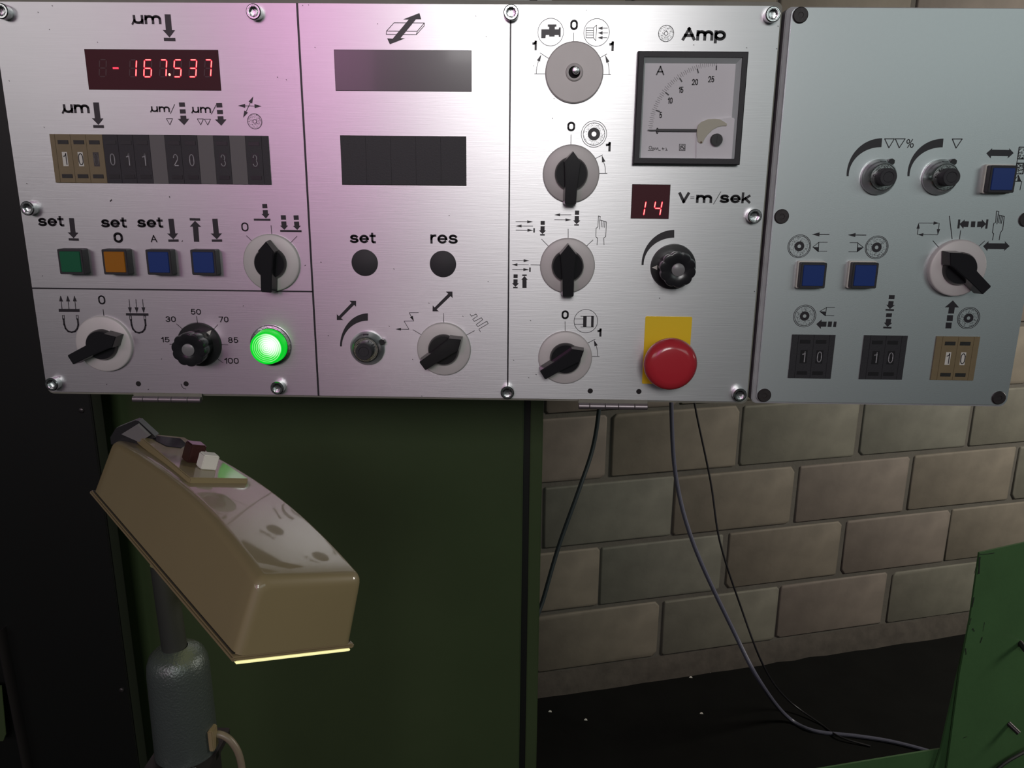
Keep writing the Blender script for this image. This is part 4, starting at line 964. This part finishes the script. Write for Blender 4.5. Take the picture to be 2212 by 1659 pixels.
link('glass', box(w0 + 0.0002, w1 - 0.0002, wz0 + 0.0002, wz1 - 0.0002, 0.0062, 0.0066), M['glass'], am, smooth=0, label='clear cover glass') if False else None

# ---- thumbwheel banks
def module(x0, x1, z0, z1, material, parent, name='thumbwheel', hh=0.0014):
    return link(name, box(x0 + 0.00008, x1 - 0.00008, z0, z1, 0.0002, hh, bev=0.00018), material, parent, smooth=20)
def wheel_face(X, ZC, ch, style, parent, zs, hh=0.0014, sw=0.0100, skew=0.0):
    """style: 'tan' white window with dark digit, 'grey' greyed window, 'black' pale digit on black"""
    if style == 'tan':
        link('digit_window', box(X - 0.0024, X + 0.0024, ZC - 0.0063, ZC + 0.0063, hh - 0.0002, hh + 0.0001), M['white'], parent, smooth=0)
        mb = MB(hh + 0.0002); t = M['print']
    elif style == 'grey':
        link('digit_window', box(X - 0.0027, X + 0.0027, ZC - 0.0063, ZC + 0.0063, hh - 0.0002, hh + 0.0001), M['grime'], parent, smooth=0)
        mb = MB(hh + 0.0002); t = M['filler_grey']
    else:
        link('digit_window', box(X - 0.0034, X + 0.0034, ZC - 0.0066, ZC + 0.0066, hh - 0.0002, hh + 0.00006), M['black'], parent, smooth=0)
        mb = MB(hh + 0.0002); t = M['digit_grey']
    hw = 0.0015 if ch == '1' else 0.0023
    fit_text(mb, ch, X - hw, X + hw, ZC - 0.0053, ZC + 0.0053, 0.00082)
    mb.done('digit', t, parent)
    for s in zs:
        link('pusher', box(X - sw / 2, X + sw / 2, s - 0.0018, s + 0.0018, hh - 0.0003, hh + 0.0004, bev=0.0002), M['slot'] if style != 'black' else M['black'], parent, smooth=0)
tb = empty('thumbwheel_bank', (P(1, 1120, 1120).x, 0, P(1, 1120, 1120).z)); tb.parent = main; tb.location = ORG[tb] - ORG[main]; tb['label'] = 'row of tan, black and grey thumbwheel switches set to 100 011 20 3 3'
zt_, zb_ = P(1, 1100, 948).z, P(1, 1140, 1290).z
def X1_(x): return P(1, x, 948).x
edges = [352, 388, 497, 605, 722, 828, 935, 1050, 1158, 1270, 1388, 1500, 1612, 1724, 1886]
kinds = ['tc', 't', 't', 't', 'b', 'b', 'b', 'g', 'b', 'b', 'g', 'b', 'g', 'b']
digs = ['', '1', '0', '0', '0', '1', '1', '', '2', '0', '', '3', '', '3']
zc = P(1, 1130, 1124).z; zs_ = (P(1, 700, 1001).z, P(1, 740, 1240).z)
dig_x = {1: 465, 2: 575, 3: 683, 4: 797, 5: 905, 6: 1018, 8: 1240, 9: 1352, 11: 1572, 13: 1796}
for i, (kk, dg) in enumerate(zip(kinds, digs)):
    a, b_ = X1_(edges[i]), X1_(edges[i + 1])
    if i == 13:
        c_ = X1_(1838); module(c_, b_, zb_, zt_, M['matt_black'], tb, 'end_cheek'); b_ = c_
    mt = {'tc': M['tan'], 't': M['tan'], 'b': M['matt_black'], 'g': M['filler_grey']}[kk]
    module(a, b_, zb_, zt_, mt, tb, {'tc': 'end_cheek', 'g': 'blank_spacer'}.get(kk, 'thumbwheel'))
    if dg:
        xx = P(1, dig_x[i], 1122).x
        wheel_face(xx, zc, dg, 'grey' if i == 3 else ('tan' if kk == 't' else 'black'), tb, zs_)

# ------------------------------------------------------------------ right control panel
X2L, X2R, Z2T, Z2B = 0.2272, 0.4718, CAM.z + 0.1464, CAM.z - 0.2112
rp_ = empty('control_panel', (0.35, 0.08, Z2B), 'narrower matt silver control panel with blue buttons, dials and round dark caps', 'control panel')
link('front_plate', prism(rrect(X2L, X2R, Z2B, Z2T, 0.006), -0.003, 0, bev=0.0006), M['plate_right'], rp_, origin=(0.35, 0, CAM.z), label='matt silver front plate')
link('housing', prism(rrect(X2L - 0.0042, X2R + 0.0012, Z2B - 0.0024, Z2T + 0.0012, 0.006), -0.16, -0.0032, bev=0.0008), M['lip'], rp_, label='grey box behind the plate')
link('mounting_bracket', solid(Vector((0.2202, 0.06, Z2B + 0.01)), Vector((1, 0, 0)), Vector((0, 1, 0)), UP, 0.0028, 0.06, 0.335, 0.0), M['dark_steel'], rp_, smooth=0)
for x, y in ((1728.5, 33), (1688, 467.5), (1650.5, 853.5), (2157, 859), (2216, 474)):
    p = P('p', x, y)
    link('cap', lathe(p.x, p.z, [(0.0067, 0), (0.0067, 0.0010), (0.0060, 0.0018), (0.0024, 0.0018), (0.0022, 0.0013), (0, 0.0012)], 36), M['cap'], rp_, label='round dark cap')
wedge('d', 50, 75, 568, 484, 105, 213, rp_, lean=-10); wedge('d', 792, 817, 568, 1231, 110, 215, rp_, lean=-10)
tri('d', [[(515, 112), (632, 112), (566, 222)], [(645, 112), (765, 112), (692, 222)]], 1.7, rp_)
word('%', 'd', (778, 115, 871, 222), rp_, 1.7, name='printed_percent_sign'); tri('d', [[(1340, 114), (1460, 114), (1385, 225)]], 1.7, rp_)
mb = MB(); mb.pk('d', [(1755, 288), (1825, 228), (1822, 244), (2037, 248), (2033, 228), (2087, 286), (2015, 349), (2020, 323), (1812, 321), (1806, 349)]); mb.done('printed_double_arrow', M['print'], rp_)
# dresser and wheel symbol at the plate's right
mb = MB(); mb.stroke('f', [(920, 285), (1080, 287), (1060, 478), (893, 475)], 2.0, close=True); mb.stroke('f', [(893, 480), (1060, 480), (1050, 545), (880, 543)], 1.2, close=True); mb.stroke('f', [(880, 548), (1000, 548), (980, 719), (858, 719)], 2.0, close=True)
for i in range(110):
    x, y = (random.uniform(905, 1065), random.uniform(292, 470)) if i < 60 else (random.uniform(878, 982), random.uniform(555, 712))
    mb.stroke('f', [(x, y), (x + random.uniform(-14, 14), y + random.uniform(-9, 9))], random.uniform(0.5, 1.1))
mb.done('printed_grinding_wheel', M['print'], rp_)
mb = MB(); mb.stroke('f', [(833, 838), (903, 742), (943, 838)], 0.9, close=True); mb.pk('f', [(903, 742), (943, 838), (888, 838)]); mb.stroke('f', [(835, 842), (960, 842), (932, 982)], 0.9); mb.done('printed_dresser', M['print'], rp_)
wheel('e', 155, 305, 107, rp_, r2=97, rb=45, rw=17, n=200); wheel('e', 863, 315, 107, rp_, r2=97, rb=45, rw=17, n=200)
wheel(8, 426, 911, 89, rp_, r2=79, rb=37, rw=14, n=180); wheel(8, 1703, 927, 88, rp_, r2=78, rb=37, rw=14, n=180)
arr('e', (431, 196), (271, 196), 2.0, 9, 17, rp_); arr('e', (768, 203), (600, 201), 1.8, 9, 17, rp_)
mb = MB(); mb.stroke('e', [(280, 312), (335, 268), (330, 355)], 0.9, close=True); mb.pk('e', [(280, 312), (334, 312), (330, 355)]); mb.stroke('e', [(413, 268), (335, 268)], 1); mb.stroke('e', [(408, 350), (330, 350)], 1); mb.done('printed_dresser', M['print'], rp_)
mb = MB(); mb.stroke('e', [(742, 315), (692, 275), (687, 355)], 0.9, close=True); mb.pk('e', [(742, 315), (690, 315), (687, 355)]); mb.stroke('e', [(618, 272), (692, 272), (686, 355), (607, 355)], 1.1); mb.done('printed_dresser', M['print'], rp_)
mb = MB(); mb.arrow('e', (1250, 92), (1437, 93), 1, 7, 12.5); mb.arrow('e', (1437, 93), (1424, 200), 1, 7, 12.5); mb.arrow('e', (1424, 200), (1237, 198), 1, 7, 13); mb.arrow('e', (1237, 198), (1249, 92), 1, 7, 12.5); mb.done('printed_loop_arrows', M['print'], rp_)
ticks('e', (((1530, 28), (1555, 237)),), 1.5, rp_); ticks('e', (((1633, 160), (1620, 262)), ((1380, 255), (1436, 320)), ((1853, 257), (1785, 318))), 1.0, rp_)
mb = MB(); mb.pk('e', [(1612, 60), (1630, 60), (1621, 142), (1603, 142)]); mb.arrow('e', (1705, 103), (1623, 101), 12.5, 20, 10); mb.pk('e', [(1731, 77), (1768, 77), (1763, 131), (1726, 130)]); mb.arrow('e', (1786, 104), (1866, 101), 12.5, 20, 10); mb.pk('e', [(1870, 59), (1887, 59), (1876, 144), (1858, 144)])
mb.done('printed_stop_arrows', M['print'], rp_)
hand(8, ([(1890, 320), (1900, 270), (1890, 262), (1900, 190), (1915, 182), (1922, 93), (1940, 97), (1935, 122), (1982, 135), (1970, 238), (1952, 262), (1942, 320)], [(1935, 122), (1925, 195)], [(1948, 126), (1937, 185)], [(1960, 130), (1948, 188)], [(1971, 133), (1958, 192)]), 0.95, rp_)
mb = MB(); mb.pk(8, [(1818, 367), (1860, 328), (1858, 344), (1990, 345), (1986, 328), (2023, 367), (1980, 404), (1985, 390), (1853, 388), (1849, 404)]); mb.done('printed_double_arrow', M['print'], rp_)
mb = MB(); mb.stroke(8, [(545, 875), (597, 845), (588, 910)], 0.9, close=True); mb.pk(8, [(545, 875), (592, 877), (588, 910)]); mb.stroke(8, [(661, 843), (597, 843)], 1); mb.stroke(8, [(655, 909), (588, 907)], 1); mb.done('printed_dresser', M['print'], rp_)
mb = MB(); mb.arrow(8, (596, 975), (517, 974), 12, 22, 11.5); mb.pk(8, [(611, 954), (641, 954), (635, 997), (605, 996)]); mb.pk(8, [(655, 954), (676, 955), (670, 998), (648, 997)]); mb.done('printed_arrow', M['print'], rp_)
mb = MB(); mb.pk(8, [(1085, 748), (1129, 749), (1125, 780), (1081, 779)]); mb.arrow(8, (1101, 795), (1091, 857), 11.5, 19, 9.5, bar=(19, 4, 0)); mb.done('printed_arrow', M['print'], rp_)
mb = MB(); mb.pk(8, [(1064, 889), (1108, 890), (1103, 920), (1060, 919)]); mb.arrow(8, (1082, 933), (1072, 995), 11.5, 19, 9.5, bar=(18.5, 4, 0)); mb.done('printed_arrow', M['print'], rp_)
mb = MB(); mb.arrow(8, (1567, 892), (1582, 790), 13, 32, 16); mb.pk(8, [(1538, 904), (1583, 905), (1579, 951), (1534, 950)]); mb.pk(8, [(1528, 961), (1573, 962), (1568, 1008), (1524, 1007)]); mb.done('printed_arrow', M['print'], rp_)
rotary('e', 1580, 500, 259, (2043.3, 550), (2126, 634.6), rp_, disc_h=0.0062, hh=0.0215)
button('e', 283, 574, M['blue_lens'], rp_, 'blue square push button', True); button('e', 755, 574, M['blue_lens'], rp_, 'blue square push button', True); button('d', 1952, 603, M['blue_lens'], rp_, 'blue square push button', True)
dial('d', 431, 578, 213, rp_, 58, (('20', 128), ('0', 172), ('10', 84)), 0.0225, 0.012); dial('d', 1178, 580, 213, rp_, 58, (('60', 128), ('50', 172), ('70', 84)), 0.0225, 0.012)
def bank(corners, dx, label, tan=False):
    q_ = [P(8, x, y) for x, y in corners]; x0, x1 = (q_[0].x + q_[3].x) / 2, (q_[1].x + q_[2].x) / 2; z1, z0 = (q_[0].z + q_[1].z) / 2, (q_[2].z + q_[3].z) / 2
    b_ = empty('thumbwheel_switch', ((x0 + x1) / 2, 0, (z0 + z1) / 2)); b_.parent = rp_; b_.location = ORG[b_] - ORG[rp_]; b_['label'] = label
    mt = M['tan'] if tan else M['matt_black']; zc_ = (z0 + z1) / 2
    f = (0, 0.145, 0.505, 0.865, 1.0)
    for i in range(4):
        module(x0 + (x1 - x0) * f[i], x0 + (x1 - x0) * f[i + 1], z0, z1, mt, b_, 'end_cheek' if i in (0, 3) else 'thumbwheel')
    for ch, xx in zip('10', dx):
        X = P(8, xx, (corners[0][1] + corners[3][1]) / 2).x
        wheel_face(X, zc_, ch, 'tan' if tan else 'black', b_, (z1 - 0.0068, z0 + 0.0055))
bank(((325, 1055), (663, 1057), (628, 1397), (296, 1393)), (414, 537), 'black two digit thumbwheel switch reading 10')
bank(((888, 1060), (1225, 1063), (1182, 1406), (846, 1400)), (973, 1092), 'black two digit thumbwheel switch reading 10')
bank(((1450, 1067), (1787, 1072), (1737, 1410), (1401, 1408)), (1536, 1653), 'tan two digit thumbwheel switch reading 10', True)

# ------------------------------------------------------------------ beige machine lamp
S = 0.70
LO = CAM + (Vector((-0.2037, -0.2653, CAM.z - 0.3321)) - CAM) * S
LX, LYn, LZ = Vector((-0.689, 0.721, 0.072)).normalized(), Vector((0.670, 0.672, -0.316)), Vector((0.277, 0.170, 0.946))
LYn = (LYn - LX * LYn.dot(LX)).normalized(); LZ = LX.cross(LYn); LZ = -LZ if LZ.z < 0 else LZ
LL, LW, LH = 0.333, 0.100, 0.058
def lp(x, y, z): return LO + (LX * x + LYn * y + LZ * z) * S
def crown(x): t = max(0.0, min(1.0, x / LL)); return 0.0125 * math.sin(PI * t ** 0.85)
lamp = empty('machine_lamp', (-0.30, -0.14, CAM.z - 0.56), 'beige plastic machine lamp on a grey tube, its underside lit yellow', 'lamp')
bm = bmesh.new(); t = 0.004; secs = []; rr = 0.0075
xs_ = [rr * (1 - math.cos(PI / 2 * i / 5)) for i in range(6)]
xs_ = xs_ + [rr + (LL - 2 * rr) * i / 22 for i in range(1, 22)] + [LL - x for x in reversed(xs_)]
for x in xs_:
    e_ = min(x, LL - x)
    k_ = rr - math.sqrt(max(0.0, rr * rr - (rr - e_) ** 2)) if e_ < rr else 0.0
    top = LH + crown(x) - k_
    def sp(y, z):      # mould draft: the walls lean in towards the top
        f_ = z / LH; return lp(x + t * f_ * (1 - 2 * x / LL), y + (t * f_ if y < LW / 2 else -t * f_), z)
    q_ = [sp(k_, 0.002)]
    for i in range(7):
        a_ = PI / 2 * i / 6; q_.append(sp(k_ + rr - rr * math.cos(a_), top - rr + rr * math.sin(a_)))
    for i in range(7):
        a_ = PI / 2 * (1 - i / 6); q_.append(sp(LW - k_ - rr + rr * math.cos(a_), top - rr + rr * math.sin(a_)))
    q_.append(sp(LW - k_, 0.002))
    secs.append([bm.verts.new(p) for p in q_])
for A, B in zip(secs, secs[1:]):
    for j in range(len(A) - 1): bm.faces.new([A[j], A[j + 1], B[j + 1], B[j]])
bm.faces.new(secs[0]); bm.faces.new(secs[-1])
bmesh.ops.recalc_face_normals(bm, faces=bm.faces)
link('housing', bm, M['lamp'], lamp, smooth=40, label='beige plastic lamp housing')
link('rim', solid(lp(-0.0005, -0.0025, -0.0022), LX, LYn, LZ, (LL + 0.001) * S, (LW + 0.005) * S, 0.0040 * S, 0.0008), M['lamp_rim'], lamp)
link('seam', solid(lp(0.004, -0.0004, 0.0016), LX, LYn, LZ, (LL - 0.006) * S, (LW + 0.0008) * S, 0.0012 * S), M['seam'], lamp, smooth=0)
link('diffuser', solid(lp(-0.0012, 0.001, -0.0039), LX, LYn, LZ, (LL - 0.01) * S, (LW - 0.002) * S, 0.0020 * S, 0.0005), M['diffuser'], lamp, label='lit yellowish diffuser')
# switch plate on top
zp = LH + 0.0118 + 0.0030
PLN0 = lp(0.22, 0.05, zp)
LZP = (LZ + LX * 0.045).normalized()
def onL(px, py, dz=0.0):
    r_ = ray(px, py); o = PLN0 + LZP * dz; return CAM + r_ * ((o - CAM).dot(LZP) / r_.dot(LZP))
def lplate(name, pts, dz0, dz1, material, **kw):
    bm = bmesh.new(); q_ = [onL(x, y, dz1) for x, y in pts]
    A = [bm.verts.new(p) for p in q_]; B = [bm.verts.new(p - LZP * (dz1 - dz0)) for p in q_]
    bm.faces.new(A); bm.faces.new(B)
    for i in range(len(A)): bm.faces.new([A[i], A[(i + 1) % len(A)], B[(i + 1) % len(A)], B[i]])
    bmesh.ops.recalc_face_normals(bm, faces=bm.faces)
    if kw.pop('bev', 0): bmesh.ops.bevel(bm, geom=[e for e in bm.edges], offset=0.0006, segments=2, affect='EDGES', clamp_overlap=True)
    return link(name, bm, material, lamp, smooth=30, **kw)
lplate('switch_plate', [(292, 934), (398.6, 944.5), (431, 964), (537, 1034), (413, 1032), (408, 1030)], -0.0056, 0.0, M['lamp'], bev=1, label='raised beige switch plate')
lplate('dark_label', [(320, 939), (390, 947), (404, 960), (392, 967), (360, 963), (340, 953)], 0.0, 0.0005, M['label_dark'], label='dark glossy label')
def cube_on(px, py, sx, sy, sz, material, name, label):
    c = onL(px, py); bm = solid(c - LX * sx * S / 2 - LYn * sy * S / 2, LX, LYn, LZ, sx * S, sy * S, sz * S, 0.0007); link(name, bm, material, lamp, label=label)
cube_on(414, 996, 0.014, 0.015, 0.018, M['brown_knob'], 'toggle', 'dark brown toggle')
cube_on(445, 1011, 0.012, 0.015, 0.014, M['white'], 'push_switch', 'small whitish push switch')
# black bracket behind the far end
def bk(pts, Y, th, material, name, label):
    q_ = [PY(x, y, Y) for x, y in pts]; link(name, prism([(p.x, p.z) for p in q_], -Y - th, -Y), material, lamp, smooth=0, label=label)
bk([(238, 945), (250, 925), (292, 908), (299, 909), (335, 942), (320, 960), (240, 960)], -0.236, 0.006, M['black'], 'end_bracket', 'black bracket behind the far end')
bk([(262, 938), (296, 917), (322, 942), (300, 955)], -0.240, 0.003, M['filler_grey'], 'bracket_plate', 'dull grey plate on the bracket')
# tube, hammertone base, foot
YP = -0.310
pt0, pt1 = PY(352, 1225, YP), PY(379, 1412, YP)
dn = (pt1 - pt0)
link('tube', tube_bm([pt0 - dn * 0.03, pt0, (pt0 + pt1) / 2, pt1 + dn * 0.1], lambda s: (0.0097 + 0.001 * s) * S * 1.03, 24, 4), M['tube'], lamp, label='grey supporting tube')
def vlathe(cx, cy, prof, seg=48, tilt=None):
    bm = bmesh.new(); rings = []
    for r_, z in prof:
        if r_ < 1e-9: rings.append([bm.verts.new((cx(z), cy, z))]); continue
        rings.append([bm.verts.new((cx(z) + r_ * math.cos(2 * PI * i / seg), cy + r_ * math.sin(2 * PI * i / seg), z)) for i in range(seg)])
    for A, B in zip(rings, rings[1:]):
        for i in range(seg):
            j = (i + 1) % seg
            bm.faces.new([A[0], B[i], B[j]] if len(A) == 1 else ([A[i], A[j], B[0]] if len(B) == 1 else [A[i], A[j], B[j], B[i]]))
    bmesh.ops.recalc_face_normals(bm, faces=bm.faces); return bm
bt_, bb_ = PY(381, 1405, YP), PY(397, 1628, YP - 0.005)
cxf = lambda z: bt_.x + (bb_.x - bt_.x) * (bt_.z - z) / (bt_.z - bb_.z)
RB = 0.0265 * S * 1.03
Q = RB / 0.0265
link('base_cylinder', vlathe(cxf, YP, [(0.0100 * Q, bt_.z + 0.004 * Q), (0.0120 * Q, bt_.z + 0.003 * Q), (0.0185 * Q, bt_.z + 0.001 * Q), (0.0232 * Q, bt_.z - 0.0035 * Q), (0.0258 * Q, bt_.z - 0.011 * Q), (RB, bt_.z - 0.020 * Q), (RB + 0.0008, bb_.z), (0, bb_.z)]), M['hammer'], lamp, smooth=50, label='grey hammertone cylinder base')
fx = cxf(bb_.z)
foot = prism(rrect(fx - 0.020, fx + 0.0215, YP - 0.0245, YP + 0.021, 0.002), 0, 0.0045)
for v in foot.verts: v.co = Vector((v.co.x, v.co.z, bb_.z - 0.0045 - v.co.y))
bmesh.ops.recalc_face_normals(foot, faces=foot.faces)
link('foot_plate', foot, M['dark_steel'], lamp, smooth=0)
for dx, dy in ((-0.009, -0.0215), (0.013, -0.020)):
    bmz = vlathe(lambda z: fx + dx, YP + dy, [(0.0016, bb_.z), (0.0016, bb_.z + 0.0012), (0.0009, bb_.z + 0.0018), (0, bb_.z + 0.0019)], 14)
    link('screw', bmz, M['chrome'], lamp)
kxr = kx
link('pedestal', solid(Vector((fx - 0.016, YP - 0.016, 0.0)), Vector((1, 0, 0)), Vector((0, 1, 0)), UP, 0.032, 0.032, bb_.z - 0.0045, 0.002), M['dark_steel'], lamp)
cg = PY(461, 1598, YP - 0.004)
link('cable_gland', solid(cg + Vector((-0.002, -0.004, -0.0063)), Vector((1, 0, 0)), Vector((0, 1, 0)), UP, 0.0035, 0.0085, 0.0155, 0.0007), M['lamp_rim'], lamp)
cb = [PY(460, 1590, YP), PY(474, 1586, YP), PY(495, 1597, YP), PY(512, 1620, YP), PY(521, 1650, YP), PY(524, 1690, YP), PY(520, 1760, YP + 0.01)]
cb += [Vector((fx + 0.03, YP, cb[-1].z - 0.2)), Vector((fx + 0.03, YP, 0.004))]
link('lamp_cable', tube_bm(cb, 0.0024, 12, 6), M['cable_beige'], lamp, label='beige cable looping from the base')
